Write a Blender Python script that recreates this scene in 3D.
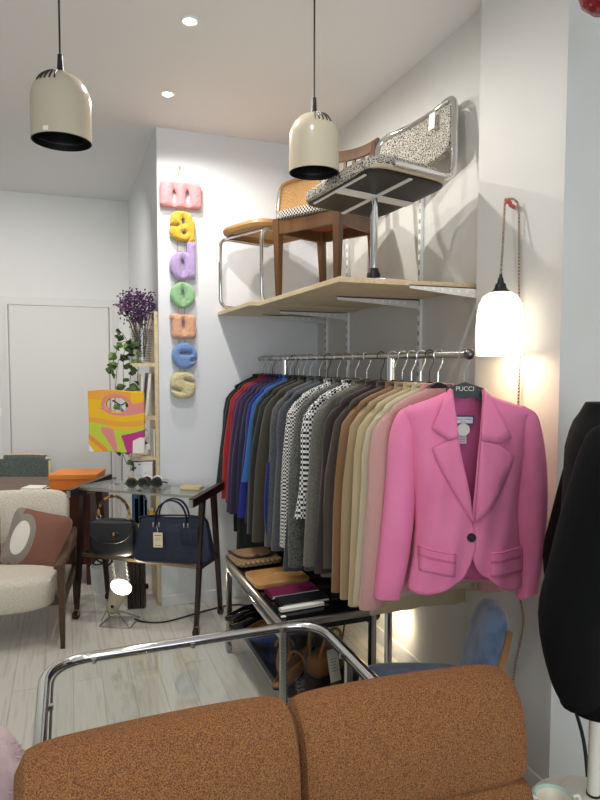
import bpy, bmesh, math, random
from mathutils import Vector, Matrix, noise
PI = math.pi
for o in list(bpy.data.objects): bpy.data.objects.remove(o)
SC = bpy.context.scene
COL = SC.collection
R = math.radians

# ------------------------------------------------------------------ camera
cd = bpy.data.cameras.new('camera'); cam = bpy.data.objects.new('camera', cd); COL.objects.link(cam)
cd.sensor_fit = 'VERTICAL'; cd.sensor_height = 24.0; cd.lens = 623 / 800 * 24.0
cd.clip_start = .05
yaw, pitch, roll = .3577, .0585, .0018
f = Vector((math.sin(yaw)*math.cos(pitch), math.cos(yaw)*math.cos(pitch), -math.sin(pitch)))
r = Vector((math.cos(yaw), -math.sin(yaw), 0)); u = r.cross(f)
r2 = math.cos(roll)*r + math.sin(roll)*u; u2 = -math.sin(roll)*r + math.cos(roll)*u
m4 = Matrix((r2, u2, -f)).transposed().to_4x4(); m4.translation = (0, 0, 1.6)
cam.matrix_world = m4
SC.camera = cam
# ------------------------------------------------------------------ world, light, exposure
SC.view_settings.view_transform = 'Standard'; SC.view_settings.look = 'None'
SC.view_settings.exposure = 0.0; SC.view_settings.gamma = 1.0
W = bpy.data.worlds.new('world'); SC.world = W; W.use_nodes = True
W.node_tree.nodes['Background'].inputs[0].default_value = (.75, .87, 1, 1)
W.node_tree.nodes['Background'].inputs[1].default_value = 1.0
def area(name, loc, rot, sx, sy, e, col):
    l = bpy.data.lights.new(name, 'AREA'); l.shape = 'RECTANGLE'; l.size = sx; l.size_y = sy; l.energy = e; l.color = col
    o = bpy.data.objects.new(name, l); COL.objects.link(o); o.location = loc; o.rotation_euler = rot; return o
# daylight through the shop window in the street wall behind the camera
area('shop_window_daylight', (-.35, -2.45, 1.55), (R(90), 0, 0), 3.4, 2.5, 70, (.84, .92, 1.0))
SPOT_E = 60; SPOT_COL = (1.0, .965, .915)
def spot_light(name, loc, target, e, ang, blend=.5, col=SPOT_COL, rad=.025, parent=None):
    l = bpy.data.lights.new(name, 'SPOT'); l.energy = e; l.spot_size = R(ang); l.spot_blend = blend; l.color = col; l.shadow_soft_size = rad
    o = bpy.data.objects.new(name, l); COL.objects.link(o)
    d = Vector(target) - Vector(loc)
    o.rotation_euler = d.to_track_quat('-Z', 'Y').to_euler()
    if parent: o.parent = parent; o.location = Vector(loc) - parent.location
    else: o.location = loc
    return o

# ------------------------------------------------------------------ helpers
def lin(c):
    c = c.lstrip('#'); v = [int(c[i:i+2], 16)/255 for i in (0, 2, 4)]
    return tuple(((x/12.92) if x <= .04045 else ((x+.055)/1.055)**2.4) for x in v) + (1,)
def mat(name, col, rough=.6, metal=0, col2=None, scale=20, bump=0, bscale=60, kind='noise', emis=0, sheen=0, stretch=(1,1,1), spec=.5, fac=(.4,.6)):
    m = bpy.data.materials.new(name); m.use_nodes = True
    nt = m.node_tree; b = nt.nodes['Principled BSDF']
    b.inputs['Base Color'].default_value = lin(col); b.inputs['Roughness'].default_value = rough
    b.inputs['Metallic'].default_value = metal; b.inputs['Specular IOR Level'].default_value = spec
    if sheen: b.inputs['Sheen Weight'].default_value = sheen
    if emis:
        b.inputs['Emission Color'].default_value = lin(col); b.inputs['Emission Strength'].default_value = emis
    tc = nt.nodes.new('ShaderNodeTexCoord'); mp = nt.nodes.new('ShaderNodeMapping'); mp.inputs['Scale'].default_value = stretch
    nt.links.new(tc.outputs['Object'], mp.inputs['Vector'])
    def tex(kind, scale):
        if kind == 'noise':
            t = nt.nodes.new('ShaderNodeTexNoise'); t.inputs['Scale'].default_value = scale; t.inputs['Detail'].default_value = 4; o = t.outputs['Fac']
        elif kind == 'voronoi':
            t = nt.nodes.new('ShaderNodeTexVoronoi'); t.inputs['Scale'].default_value = scale; o = t.outputs['Distance']
        elif kind == 'checker':
            t = nt.nodes.new('ShaderNodeTexChecker'); t.inputs['Scale'].default_value = scale; o = t.outputs['Fac']
        elif kind == 'wave':
            t = nt.nodes.new('ShaderNodeTexWave'); t.inputs['Scale'].default_value = scale; t.inputs['Distortion'].default_value = 2; t.inputs['Detail'].default_value = 2; o = t.outputs['Fac']
        nt.links.new(mp.outputs[0], t.inputs['Vector']); return o
    if col2:
        o = tex(kind, scale)
        rp = nt.nodes.new('ShaderNodeValToRGB'); rp.color_ramp.elements[0].position = fac[0]; rp.color_ramp.elements[1].position = fac[1]
        rp.color_ramp.elements[0].color = lin(col); rp.color_ramp.elements[1].color = lin(col2)
        nt.links.new(o, rp.inputs[0]); nt.links.new(rp.outputs[0], b.inputs['Base Color'])
    if bump:
        o = tex('noise' if kind != 'voronoi' else 'voronoi', bscale)
        bp = nt.nodes.new('ShaderNodeBump'); bp.inputs['Strength'].default_value = bump; bp.inputs['Distance'].default_value = .01
        nt.links.new(o, bp.inputs['Height']); nt.links.new(bp.outputs[0], b.inputs['Normal'])
    return m
def glass_mat(name, tint='#eef6f2', rough=0.0, ior=1.45, extra=0.0):
    m = bpy.data.materials.new(name); m.use_nodes = True; nt = m.node_tree
    for n in list(nt.nodes): nt.nodes.remove(n)
    out = nt.nodes.new('ShaderNodeOutputMaterial'); mx = nt.nodes.new('ShaderNodeMixShader')
    lw = nt.nodes.new('ShaderNodeLayerWeight'); lw.inputs[0].default_value = .5
    pw = nt.nodes.new('ShaderNodeMath'); pw.operation = 'POWER'; pw.inputs[1].default_value = 5; nt.links.new(lw.outputs['Facing'], pw.inputs[0])
    fr = nt.nodes.new('ShaderNodeMath'); fr.operation = 'MULTIPLY_ADD'; fr.inputs[1].default_value = .9; fr.inputs[2].default_value = .03; nt.links.new(pw.outputs[0], fr.inputs[0])
    tr = nt.nodes.new('ShaderNodeBsdfTransparent'); tr.inputs[0].default_value = lin(tint)
    gl = nt.nodes.new('ShaderNodeBsdfGlossy'); gl.inputs['Roughness'].default_value = rough
    ad = nt.nodes.new('ShaderNodeMath'); ad.operation = 'ADD'; ad.use_clamp = True; ad.inputs[1].default_value = extra
    nt.links.new(fr.outputs[0], ad.inputs[0]); nt.links.new(ad.outputs[0], mx.inputs[0])
    nt.links.new(tr.outputs[0], mx.inputs[1]); nt.links.new(gl.outputs[0], mx.inputs[2]); nt.links.new(mx.outputs[0], out.inputs[0])
    return m

class MB:
    def __init__(s): s.bm = bmesh.new(); s.mi = 0
    def _new(s, g):
        for fc in g: fc.material_index = s.mi
    def box(s, c, d, rot=None, bev=0, seg=2):
        b = bmesh.new(); bmesh.ops.create_cube(b, size=1)
        bmesh.ops.scale(b, vec=d, verts=b.verts)
        if bev: bmesh.ops.bevel(b, geom=list(b.edges), offset=bev, segments=seg, affect='EDGES', profile=.5)
        M = Matrix.Translation(c)
        if rot is not None: M = M @ (rot.to_4x4() if isinstance(rot, Matrix) else Matrix.Rotation(rot, 4, 'Z'))
        bmesh.ops.transform(b, matrix=M, verts=b.verts); s.merge(b); return s
    def merge(s, b):
        b.verts.index_update(); vs = [s.bm.verts.new(v.co) for v in b.verts]
        for fc in b.faces:
            try: n = s.bm.faces.new([vs[v.index] for v in fc.verts]); n.material_index = s.mi
            except ValueError: pass
        b.free()
    def loft(s, rings, caps=True, closed=True, loop=False):
        R_ = [[s.bm.verts.new(p) for p in ring] for ring in rings]
        n = len(R_[0]); k = len(R_)
        for i in range(k if loop else k-1):
            a, b = R_[i], R_[(i+1) % k]
            for j in range(n if closed else n-1):
                fc = s.bm.faces.new((a[j], a[(j+1) % n], b[(j+1) % n], b[j])); fc.material_index = s.mi
        if caps and not loop and closed:
            for ring, rev in ((R_[0], True), (R_[-1], False)):
                fc = s.bm.faces.new(list(reversed(ring)) if rev else ring); fc.material_index = s.mi
        return s
    def tube(s, pts, rad, n=8, loop=False, flat=None):
        pts = [Vector(p) for p in pts]; k = len(pts); rings = []
        up = None
        for i, p in enumerate(pts):
            a = pts[(i-1) % k] if (loop or i > 0) else p; b = pts[(i+1) % k] if (loop or i < k-1) else p
            t = (b-a).normalized()
            if up is None:
                up = Vector((0, 0, 1)) if abs(t.z) < .9 else Vector((1, 0, 0))
            x = t.cross(up)
            if x.length < 1e-5: x = t.orthogonal()
            x.normalize(); y = x.cross(t).normalized(); up = y
            rr = rad[i] if isinstance(rad, (list, tuple)) else rad
            fx, fy = (rr, rr) if flat is None else (rr*flat[0], rr*flat[1])
            rings.append([p + x*math.cos(2*PI*j/n)*fx + y*math.sin(2*PI*j/n)*fy for j in range(n)])
        return s.loft(rings, caps=not loop, loop=loop)
    def lathe(s, prof, c=(0,0,0), n=24, M=None, caps=False):
        c = Vector(c); rings = []
        for (rr, z) in prof:
            ring = [Vector((rr*math.cos(2*PI*j/n), rr*math.sin(2*PI*j/n), z)) for j in range(n)]
            if M is not None: ring = [M @ p for p in ring]
            rings.append([p + c for p in ring])
        return s.loft(rings, caps=caps)
    def prism(s, poly, vec):
        vec = Vector(vec); a = [s.bm.verts.new(Vector(p)) for p in poly]; b = [s.bm.verts.new(Vector(p)+vec) for p in poly]; n = len(a)
        s.bm.faces.new(list(reversed(a))).material_index = s.mi; s.bm.faces.new(b).material_index = s.mi
        for i in range(n): s.bm.faces.new((a[i], a[(i+1) % n], b[(i+1) % n], b[i])).material_index = s.mi
        return s
    def bar(s, a, b, w, h=None, up=(0,0,1)):
        a, b = Vector(a), Vector(b); t = (b-a).normalized(); upv = Vector(up)
        x = t.cross(upv)
        if x.length < 1e-4: x = t.cross(Vector((0,1,0)))
        x.normalize(); y = x.cross(t); h = h or w
        w0, w1 = w if isinstance(w, tuple) else (w, w); h0, h1 = h if isinstance(h, tuple) else (h, h)
        q = lambda p, w, h: [p+x*w/2+y*h/2, p-x*w/2+y*h/2, p-x*w/2-y*h/2, p+x*w/2-y*h/2]
        return s.loft([q(a, w0, h0), q(b, w1, h1)])
    def sup(s, c, d, e=.35, n=24, m=14, rot=None, fn=None):
        sg = lambda v, p: math.copysign(abs(v)**p, v)
        rings = []; c = Vector(c)
        for i in range(m+1):
            ph = -PI/2 + PI*(i+.0)/m
            if i == 0: ph += .02
            if i == m: ph -= .02
            ring = []
            for j in range(n):
                th = 2*PI*j/n
                p = Vector((d[0]/2*sg(math.cos(ph), e)*sg(math.cos(th), e), d[1]/2*sg(math.cos(ph), e)*sg(math.sin(th), e), d[2]/2*sg(math.sin(ph), e)))
                if fn: p = fn(p)
                if rot is not None: p = rot @ p
                ring.append(p+c)
            rings.append(ring)
        return s.loft(rings)
    def grid(s, fn, nu, nv, skip=None, idx=None):
        V = [[s.bm.verts.new(fn(i/nu, j/nv)) for j in range(nv+1)] for i in range(nu+1)]
        for i in range(nu):
            for j in range(nv):
                uu, vv = (i+.5)/nu, (j+.5)/nv
                if skip and skip(uu, vv): continue
                fc = s.bm.faces.new((V[i][j], V[i+1][j], V[i+1][j+1], V[i][j+1])); fc.material_index = idx(uu, vv) if idx else s.mi
        return s
    def blob(s, c, rad, sub=1):
        b = bmesh.new(); bmesh.ops.create_icosphere(b, subdivisions=sub, radius=1)
        d = rad if isinstance(rad, (tuple, list)) else (rad, rad, rad)
        bmesh.ops.scale(b, vec=d, verts=b.verts); bmesh.ops.translate(b, vec=c, verts=b.verts); s.merge(b); return s
    def build(s, name, m, parent=None, loc=(0,0,0), rz=0, smooth=True, sharp=40, solid=0, subsurf=0):
        bm = s.bm
        for v in [v for v in bm.verts if not v.link_faces]: bm.verts.remove(v)
        bmesh.ops.recalc_face_normals(bm, faces=bm.faces)
        me = bpy.data.meshes.new(name); bm.to_mesh(me); bm.free()
        for mm in (m if isinstance(m, (list, tuple)) else [m]): me.materials.append(mm)
        if smooth:
            for p in me.polygons: p.use_smooth = True
            me.set_sharp_from_angle(angle=R(sharp))
        o = bpy.data.objects.new(name, me); COL.objects.link(o); o.location = loc; o.rotation_euler = (0, 0, rz)
        if parent is not None: o.parent = parent
        if solid:
            md = o.modifiers.new('solid', 'SOLIDIFY'); md.thickness = solid; md.offset = 0
        if subsurf:
            md = o.modifiers.new('sub', 'SUBSURF'); md.levels = subsurf; md.render_levels = subsurf
        return o
def arc(c, rad, a0, a1, n, plane='xz'):
    out = []
    for i in range(n+1):
        a = R(a0 + (a1-a0)*i/n); x, y = rad*math.cos(a), rad*math.sin(a)
        out.append({'xz': Vector((c[0]+x, c[1], c[2]+y)), 'xy': Vector((c[0]+x, c[1]+y, c[2])), 'yz': Vector((c[0], c[1]+x, c[2]+y))}[plane])
    return out
def rounded(pts, rad, n=6, closed=False):
    """polyline with rounded corners"""
    pts = [Vector(p) for p in pts]; k = len(pts); out = []
    for i in range(k):
        if not closed and i in (0, k-1): out.append(pts[i]); continue
        p, a, b = pts[i], pts[(i-1) % k], pts[(i+1) % k]
        rr = min(rad, (a-p).length*.49, (b-p).length*.49)
        s0, s1 = p+(a-p).normalized()*rr, p+(b-p).normalized()*rr
        for j in range(n+1):
            t = j/n; out.append((1-t)**2*s0 + 2*t*(1-t)*p + t*t*s1)
    return out
def smoothpath(pts, n=6):
    pts = [Vector(p) for p in pts]; out = []
    for i in range(len(pts)-1):
        p0 = pts[max(i-1, 0)]; p1 = pts[i]; p2 = pts[i+1]; p3 = pts[min(i+2, len(pts)-1)]
        for j in range(n):
            t = j/n
            out.append(.5*((2*p1)+(p2-p0)*t+(2*p0-5*p1+4*p2-p3)*t*t+(3*p1-p0-3*p2+p3)*t**3))
    out.append(pts[-1]); return out
def tag(o, label, cat, group=None):
    o['label'] = label; o['category'] = cat
    if group: o['group'] = group
    return o
def thing(name, label, cat, loc=(0,0,0), rz=0, group=None):
    o = bpy.data.objects.new(name, None); COL.objects.link(o); o.empty_display_size = .05
    o.location = loc; o.rotation_euler = (0, 0, rz); return tag(o, label, cat, group)
def struct(mb, name, m, **k):
    o = mb.build(name, m, smooth=False, **k); o['kind'] = 'structure'; return o
def text_mesh(name, txt, size, m, parent, loc, rot, ext=.0008, align='CENTER'):
    c = bpy.data.curves.new(name, 'FONT'); c.body = txt; c.size = size; c.extrude = ext; c.align_x = align; c.align_y = 'CENTER'
    o = bpy.data.objects.new(name, c); COL.objects.link(o)
    bpy.context.view_layer.update()
    me = bpy.data.meshes.new_from_object(o.evaluated_get(bpy.context.evaluated_depsgraph_get()))
    bpy.data.objects.remove(o)
    o = bpy.data.objects.new(name, me); COL.objects.link(o); me.materials.clear(); me.materials.append(m)
    o.parent = parent; o.location = loc; o.rotation_euler = rot
    return o
def dup(o, parent=None):
    c = o.copy(); COL.objects.link(c)
    if parent is not None: c.parent = parent
    for ch in list(o.children): dup(ch, c)
    return c

# ------------------------------------------------------------------ materials
M = {}
M['wall'] = mat('wall_paint', '#dad8d3', .85, bump=.04, bscale=14, col2='#d6d4cf', scale=3)
M['wall_white'] = mat('wall_paint_bright', '#e3e5e8', .8, bump=.04, bscale=14)
M['ceil'] = mat('ceiling_paint', '#e8e7e6', .9)
M['far'] = mat('wall_paint_grey', '#dcdcd9', .8)
M['trim'] = mat('trim_paint', '#d5d4d0', .6)
M['white'] = mat('white_plastic', '#eeeeec', .5)
M['chrome'] = mat('chrome', '#d8d8d8', .08, 1)
M['steel'] = mat('satin_steel', '#b9b7b2', .28, 1)
M['dsteel'] = mat('dark_steel', '#6b6a68', .3, 1)
M['black'] = mat('black_plastic', '#111112', .45)
M['blackgloss'] = mat('black_gloss', '#0b0b0c', .12)
M['brass'] = mat('brass', '#b08d45', .3, 1)
M['cream'] = mat('cream_enamel', '#c4b9a2', .22)
M['birch'] = mat('birch_board', '#dcc8a4', .38, col2='#d0b990', scale=6, stretch=(8, .6, 8))
M['birch_low'] = mat('birch_board_face', '#b9aa92', .35, col2='#b0a088', scale=6, stretch=(8, .6, 8))
M['teak'] = mat('teak', '#6c4a2c', .4, col2='#573a22', scale=12, stretch=(1, 1, .15), bump=.02)
M['walnut'] = mat('walnut', '#4d3522', .38, col2='#3c2818', scale=14, stretch=(1, 1, .2))
M['rosewood'] = mat('rosewood', '#2e1a13', .35, col2='#20110c', scale=10, stretch=(1, 1, .2))
M['desk'] = mat('desk_wood', '#6b5142', .4, col2='#5c4538', scale=10, stretch=(.3, 4, 1))
M['mahog'] = mat('red_brown_wood', '#4f2419', .45, col2='#42190f', scale=10, stretch=(1, 1, .2))
M['boucle'] = mat('cream_boucle', '#ddd5c6', .95, col2='#cfc5b4', scale=110, kind='voronoi', bump=.5, bscale=110, fac=(.1, .9))
M['sofa'] = mat('brown_tweed', '#b37a48', .95, col2='#6b4122', scale=400, bump=.7, bscale=400, fac=(.40, .60))
M['piping'] = mat('brown_piping', '#6d3f20', .9)
M['tweed'] = mat('black_white_tweed', '#c6bfb0', .95, col2='#35353a', scale=190, bump=.4, bscale=190, fac=(.46, .58))
M['hound'] = mat('houndstooth', '#cfcbc2', .9, col2='#202024', scale=100, kind='checker', fac=(.4, .6))
M['glass'] = glass_mat('clear_glass', '#fafcfa', extra=.02)
M['glass_thin'] = glass_mat('pressed_glass', '#f4f4f2', rough=.08, extra=.06)
M['paper'] = mat('paper', '#f0ede4', .8)
M['tan'] = mat('tan_leather', '#b98a52', .5, col2='#a87844', scale=8)
M['shade_glow'] = mat('glowing_opal_glass', '#fff2dc', .3, emis=1.7)
M['lens_glow'] = mat('glowing_lens', '#fff3da', .3, emis=30.0)
M['bulb_glow'] = mat('glowing_bulb', '#fff1d8', .3, emis=40.0)
M['cord'] = mat('braided_cord', '#c9b09a', .8, col2='#4a2a2a', scale=160, kind='checker', fac=(.4, .6))
# ------------------------------------------------------------------ floor material: pale worn planks running along Y
def floor_mat():
    m = bpy.data.materials.new('pale_oak_planks'); m.use_nodes = True; nt = m.node_tree; b = nt.nodes['Principled BSDF']
    tc = nt.nodes.new('ShaderNodeTexCoord')
    mp = nt.nodes.new('ShaderNodeMapping'); mp.inputs['Rotation'].default_value = (0, 0, R(90)); nt.links.new(tc.outputs['Object'], mp.inputs[0])
    br = nt.nodes.new('ShaderNodeTexBrick'); br.inputs['Scale'].default_value = 1; br.inputs['Brick Width'].default_value = 1.3; br.inputs['Row Height'].default_value = .14
    br.inputs['Mortar Size'].default_value = .0025; br.inputs['Color1'].default_value = lin('#dad6cd'); br.inputs['Color2'].default_value = lin('#d2cdc4'); br.inputs['Mortar'].default_value = lin('#b9b3a9')
    nt.links.new(mp.outputs[0], br.inputs[0])
    mp2 = nt.nodes.new('ShaderNodeMapping'); mp2.inputs['Scale'].default_value = (28, 1.6, 1); nt.links.new(tc.outputs['Object'], mp2.inputs[0])
    ns = nt.nodes.new('ShaderNodeTexNoise'); ns.inputs['Scale'].default_value = 2.2; ns.inputs['Detail'].default_value = 6; nt.links.new(mp2.outputs[0], ns.inputs[0])
    rp = nt.nodes.new('ShaderNodeValToRGB'); rp.color_ramp.elements[0].position = .34; rp.color_ramp.elements[1].position = .5
    rp.color_ramp.elements[0].color = lin('#a9a297'); rp.color_ramp.elements[1].color = (1, 1, 1, 1)
    nt.links.new(ns.outputs[0], rp.inputs[0])
    mx = nt.nodes.new('ShaderNodeMix'); mx.data_type = 'RGBA'; mx.blend_type = 'MULTIPLY'; mx.inputs[0].default_value = .27
    nt.links.new(br.outputs[0], mx.inputs[6]); nt.links.new(rp.outputs[0], mx.inputs[7]); nt.links.new(mx.outputs[2], b.inputs['Base Color'])
    b.inputs['Roughness'].default_value = .42
    return m
M['floor'] = floor_mat()
ZC = 3.087; XW = 1.657; YM = 4.082; XL = .556; YF = 6.03; XLEFT = -3.0; YS = -2.6; XP = 1.6; XN = 1.95
struct(MB().box(((XLEFT+XN)/2, (YS+YF)/2, -.05), (XN-XLEFT+.4, YF-YS+.4, .1)), 'floor', M['floor'])
struct(MB().box(((XLEFT+XN)/2, (YS+YF)/2, ZC+.05), (XN-XLEFT+.4, YF-YS+.4, .1)), 'ceiling', M['ceil'])
struct(MB().box(((XLEFT+XL)/2, YF+.05, ZC/2), (XL-XLEFT+.2, .1, ZC)), 'wall_back', M['far'])
struct(MB().box((XLEFT-.05, (YS+YF)/2, ZC/2), (.1, YF-YS, ZC)), 'wall_left', M['wall'])
struct(MB().box(((XL+XW)/2+.1, (YM+YF)/2+.05, ZC/2), (XW-XL+.2, YF-YM+.1, ZC)), 'wall_alcove', M['wall_white'])
struct(MB().box((XW+.06, (2.19+YM)/2+.05, ZC/2), (.12, YM-2.19+.1, ZC)), 'wall_right', M['wall'])
struct(MB().box((XP+.3, (1.71+2.19)/2, ZC/2), (.6, 2.19-1.71, ZC)), 'wall_pier', M['wall'])
struct(MB().box((XN+.05, (YS+1.71)/2, ZC/2), (.1, 1.71-YS, ZC)), 'wall_near', M['wall'])
s = MB()   # street wall with the shop window opening
s.box(((XLEFT-2.05)/2, YS-.05, ZC/2), (-2.05-XLEFT, .1, ZC)); s.box(((XN+1.35)/2, YS-.05, ZC/2), (XN-1.35, .1, ZC))
s.box((-.35, YS-.05, .15), (3.4, .1, .3)); s.box((-.35, YS-.05, (ZC+2.8)/2), (3.4, .1, ZC-2.8))
struct(s, 'wall_front', M['wall'])
wn = struct(MB().box((-.35, YS-.05, .33), (3.4, .09, .06)).box((-.35, YS-.05, 2.77), (3.4, .09, .06)).box((-2.02, YS-.05, 1.55), (.06, .09, 2.4)).box((1.32, YS-.05, 1.55), (.06, .09, 2.4)).box((-.35, YS-.05, 1.55), (.05, .09, 2.4)), 'window_1', M['dsteel'])
pn = MB().box((-.35, YS-.05, 1.55), (3.3, .01, 2.4)).build('pane', M['glass'], wn, smooth=False)
# baseboards
struct(MB().box((XW-.006, (2.2+YM)/2, .045), (.012, YM-2.2, .09), bev=.003), 'baseboard_right', M['wall_white'])
struct(MB().box(((XL+XW)/2, YM-.006, .035), (XW-XL, .012, .07), bev=.003), 'baseboard_alcove', M['wall_white'])
struct(MB().box((XP-.006, 1.917, .045), (.012, .47, .09), bev=.003), 'baseboard_pier', M['wall'])
struct(MB().box(((XLEFT+XL)/2, YF-.008, .05), (XL-XLEFT, .016, .1), bev=.003), 'baseboard_back', M['trim'])
# flush door in a moulded frame on the back wall
dr = struct(MB().box((-.05, YF-.012, 1.06), (.83, .02, 2.11)), 'door_1', M['trim'])
s = MB()
for w, z in ((.03, .03), (.07, .016)):
    w = w-.0 
    for sx in (-1, 1): s.box((-.05+sx*(.425+w/2), YF-z/2, 2.11/2), (w, z, 2.11))
    s.box((-.05, YF-z/2, 2.11+w/2), (.85+2*w, z, w))
s.build('door_frame', M['trim'], dr)
s = MB()
for x in (-.47, -.53, .36, .43): s.box((x, YF-.004, 1.06), (.006, .01, 2.1))
s.build('door_moulding', M['trim'], dr)
lsw = thing('light_switch', 'white light switch on the back wall left of the door frame', 'switch', (-.575, YF, 1.17))
MB().box((0, -.005, 0), (.08, .01, .08), bev=.004).build('switch_plate', M['white'], lsw)
MB().box((0, -.012, 0), (.03, .008, .05), bev=.003).build('rocker', M['white'], lsw)

# ------------------------------------------------------------------ ceiling spots
ring_p = [(.022, -.002), (.027, -.007), (.036, -.008), (.041, 0), (.024, .004)]
def cspot(x, y, label, tgt, e, ang=95):
    t = thing('ceiling_spot', label, 'ceiling light', (x, y, ZC), 0, 'recessed ceiling spots')
    MB().lathe(ring_p, (0, 0, -.001)).build('trim_ring', M['white'], t)
    tl = (Vector(tgt)-Vector((x, y, ZC))).normalized(); q = Vector((0, 0, -1)).rotation_difference(tl).to_matrix()
    MB().lathe([(.001, -.006), (.020, -.004), (.022, .004)], (0, 0, -.006), M=q).build('lamp_lens', M['lens_glow'], t)
    l = spot_light('spot_light', (x, y, ZC-.03), tgt, e, ang, .45, parent=t)
    return t
cspot(.529, 2.786, 'recessed ceiling spot nearer the top edge of the photo, glaring', (.8, 2.9, 0), SPOT_E*.75, 168)
cspot(.550, 3.559, 'recessed ceiling spot nearer the alcove wall with the letters', (.9, 3.2, 0), SPOT_E*.7, 168)
for x, y, tg, e in ((.45, 1.55, (1.5, 2.4, 1.2), .35), (-1.3, 3.1, (-1.2, 3.2, 0), .5), (-1.1, 1.2, (-.8, 1.4, 0), .45), (.3, .35, (.6, .9, .5), .45), (-1.2, 4.2, (-.7, 5.9, 1.0), 1.0), (-.1, 4.3, (-.1, 5.9, 1.0), .8)):  # unseen spots without fixtures; those aimed at the back wall added to brighten it
    spot_light('unseen_fill_spot', (x, y, ZC-.03), tg, SPOT_E*e, 120, 1.0)

# ------------------------------------------------------------------ pendant lamps
def pendant(loc, label, face, sticker):
    t = thing('pendant_lamp', label, 'pendant lamp', (loc[0], loc[1], loc[2]), face, 'cream dome pendant lamps')
    H = .235
    prof = [(.1, 0)] + [(.1, .03), (.1, .08), (.1, .11), (.0995, .135)] + [(.0995*math.cos(R(a)), .135+.098*math.sin(R(a))) for a in range(10, 86, 8)] + [(.004, H)]
    MB().lathe(prof, n=48).build('lamp_shade', M['cream'], t)
    inn = [(.1, 0), (.096, -.001), (.096, .02)] + [(.094-(i % 2)*.003, .02+.012*i) for i in range(10)] + [(.06, .145), (.0, .15)]
    MB().lathe(inn, n=48).build('inner_reflector', M['black'], t)
    s = MB()
    for k in range(5):
        a = R(-26+k*11)
        pts = [Vector(((.1005*math.cos(R(e)))*math.cos(a), (.1005*math.cos(R(e)))*math.sin(a), .136+.0985*math.sin(R(e)))) for e in range(26, 66, 6)]
        s.tube(pts, .0028, 6)
    s.build('vent_slot', M['black'], t)
    s = MB().lathe([(.011, H-.006), (.011, H+.01), (.0085, H+.05), (.0085, H+.058), (.003, H+.06)], n=16); s.build('cord_grip', M['black'], t)
    MB().tube([(0, 0, H+.05), (0, 0, ZC-loc[2]-.005)], .0035, 8).build('cord', M['black'], t)
    MB().lathe([(.0, -.028), (.045, -.026), (.048, -.004), (.048, 0)], (0, 0, ZC-loc[2]), 24).build('ceiling_rose', M['black'], t)
    if sticker:
        MB().box((.1*math.cos(sticker), .1*math.sin(sticker), .012), (.002, .018, .014), rot=sticker).build('sticker', M['paper'], t)
    return t
pendant((-.002, 2.36, 2.366), 'cream dome pendant lamp with black interior, hanging at the upper left', R(240), .01)
pendant((.94, 2.36, 2.36), 'cream dome pendant lamp with black interior, hanging before the shelf chairs', R(276), 0)

# ------------------------------------------------------------------ wall shelf, standards and brackets
ZS = 1.94
s = MB().box(((1.0+XW)/2-.004, (2.24+3.3)/2, ZS-.011), (XW-1.0-.008, 3.3-2.24, .022), bev=.002)
tag(s.build('shelf_board', M['birch'], smooth=False), 'long pale birch shelf board nearest the camera, under the pedestal chair', 'shelf')
s = MB().box(((.94+XW)/2-.004, (3.302+YM-.004)/2, ZS-.013), (XW-.94-.008, YM-3.31, .022), bev=.002)
tag(s.build('shelf_board', M['birch'], smooth=False), 'short pale birch shelf board in the corner, under the cane chair', 'shelf')
for k, (y, lab) in enumerate(((2.2, 'perforated white shelf bracket at the near end of the shelf, next to the pier'), (2.71, 'perforated white shelf bracket on the slotted rail behind the pedestal chair'), (3.56, 'perforated white shelf bracket on the slotted rail third from the pier'), (3.9, 'perforated white shelf bracket on the slotted rail deepest in the corner'))):
    t = thing('shelf_bracket', lab, 'shelf bracket', (XW, y, 0), 0, 'slotted rails and brackets of the shelf')
    s = MB(); zt = 2.6 if k else 2.5
    s.box((-.009, 0, (zt+1.45)/2), (.016, .026, zt-1.45))
    s.mi = 1
    for z in range(int((zt-1.5)/.05)): s.box((-.0172, -.005, 1.5+z*.05), (.001, .004, .022)); s.box((-.0172, .005, 1.5+z*.05), (.001, .004, .022))
    s.build('slotted_rail', [M['white'], M['dsteel']], t)
    L = .44 if k else .35
    zb = ZS-.0245
    s = MB().prism([(-.018, -.004, zb), (-.018-L, -.004, zb), (-.018-L, -.004, zb-.014), (-.14, -.004, zb-.034), (-.018, -.004, zb-.045)], (0, .008, 0))
    s.box((-.018-L/2, .008, zb-.002), (L, .024, .004))
    s.build('bracket_arm', M['trim'], t)
    for j in range(6):
        s = MB(); s.lathe([(.001, 0), (.0095-.0007*j, 0), (.0095-.0007*j, .0012)], (-.1-j*.04, -.0054, zb-.018+j*.0012), 12, Matrix.Rotation(R(90), 3, 'X'), caps=True)
        s.build('bracket_hole', M['wall_white'], t)

# ------------------------------------------------------------------ chairs on the shelf
def cane_mat():
    return mat('woven_cane', '#cfa66a', .6, col2='#8a6234', scale=150, kind='checker', fac=(.3, .7))
M['cane'] = cane_mat()
M['bent'] = mat('bentwood', '#a57a48', .45, col2='#94693a', scale=8)
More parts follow.
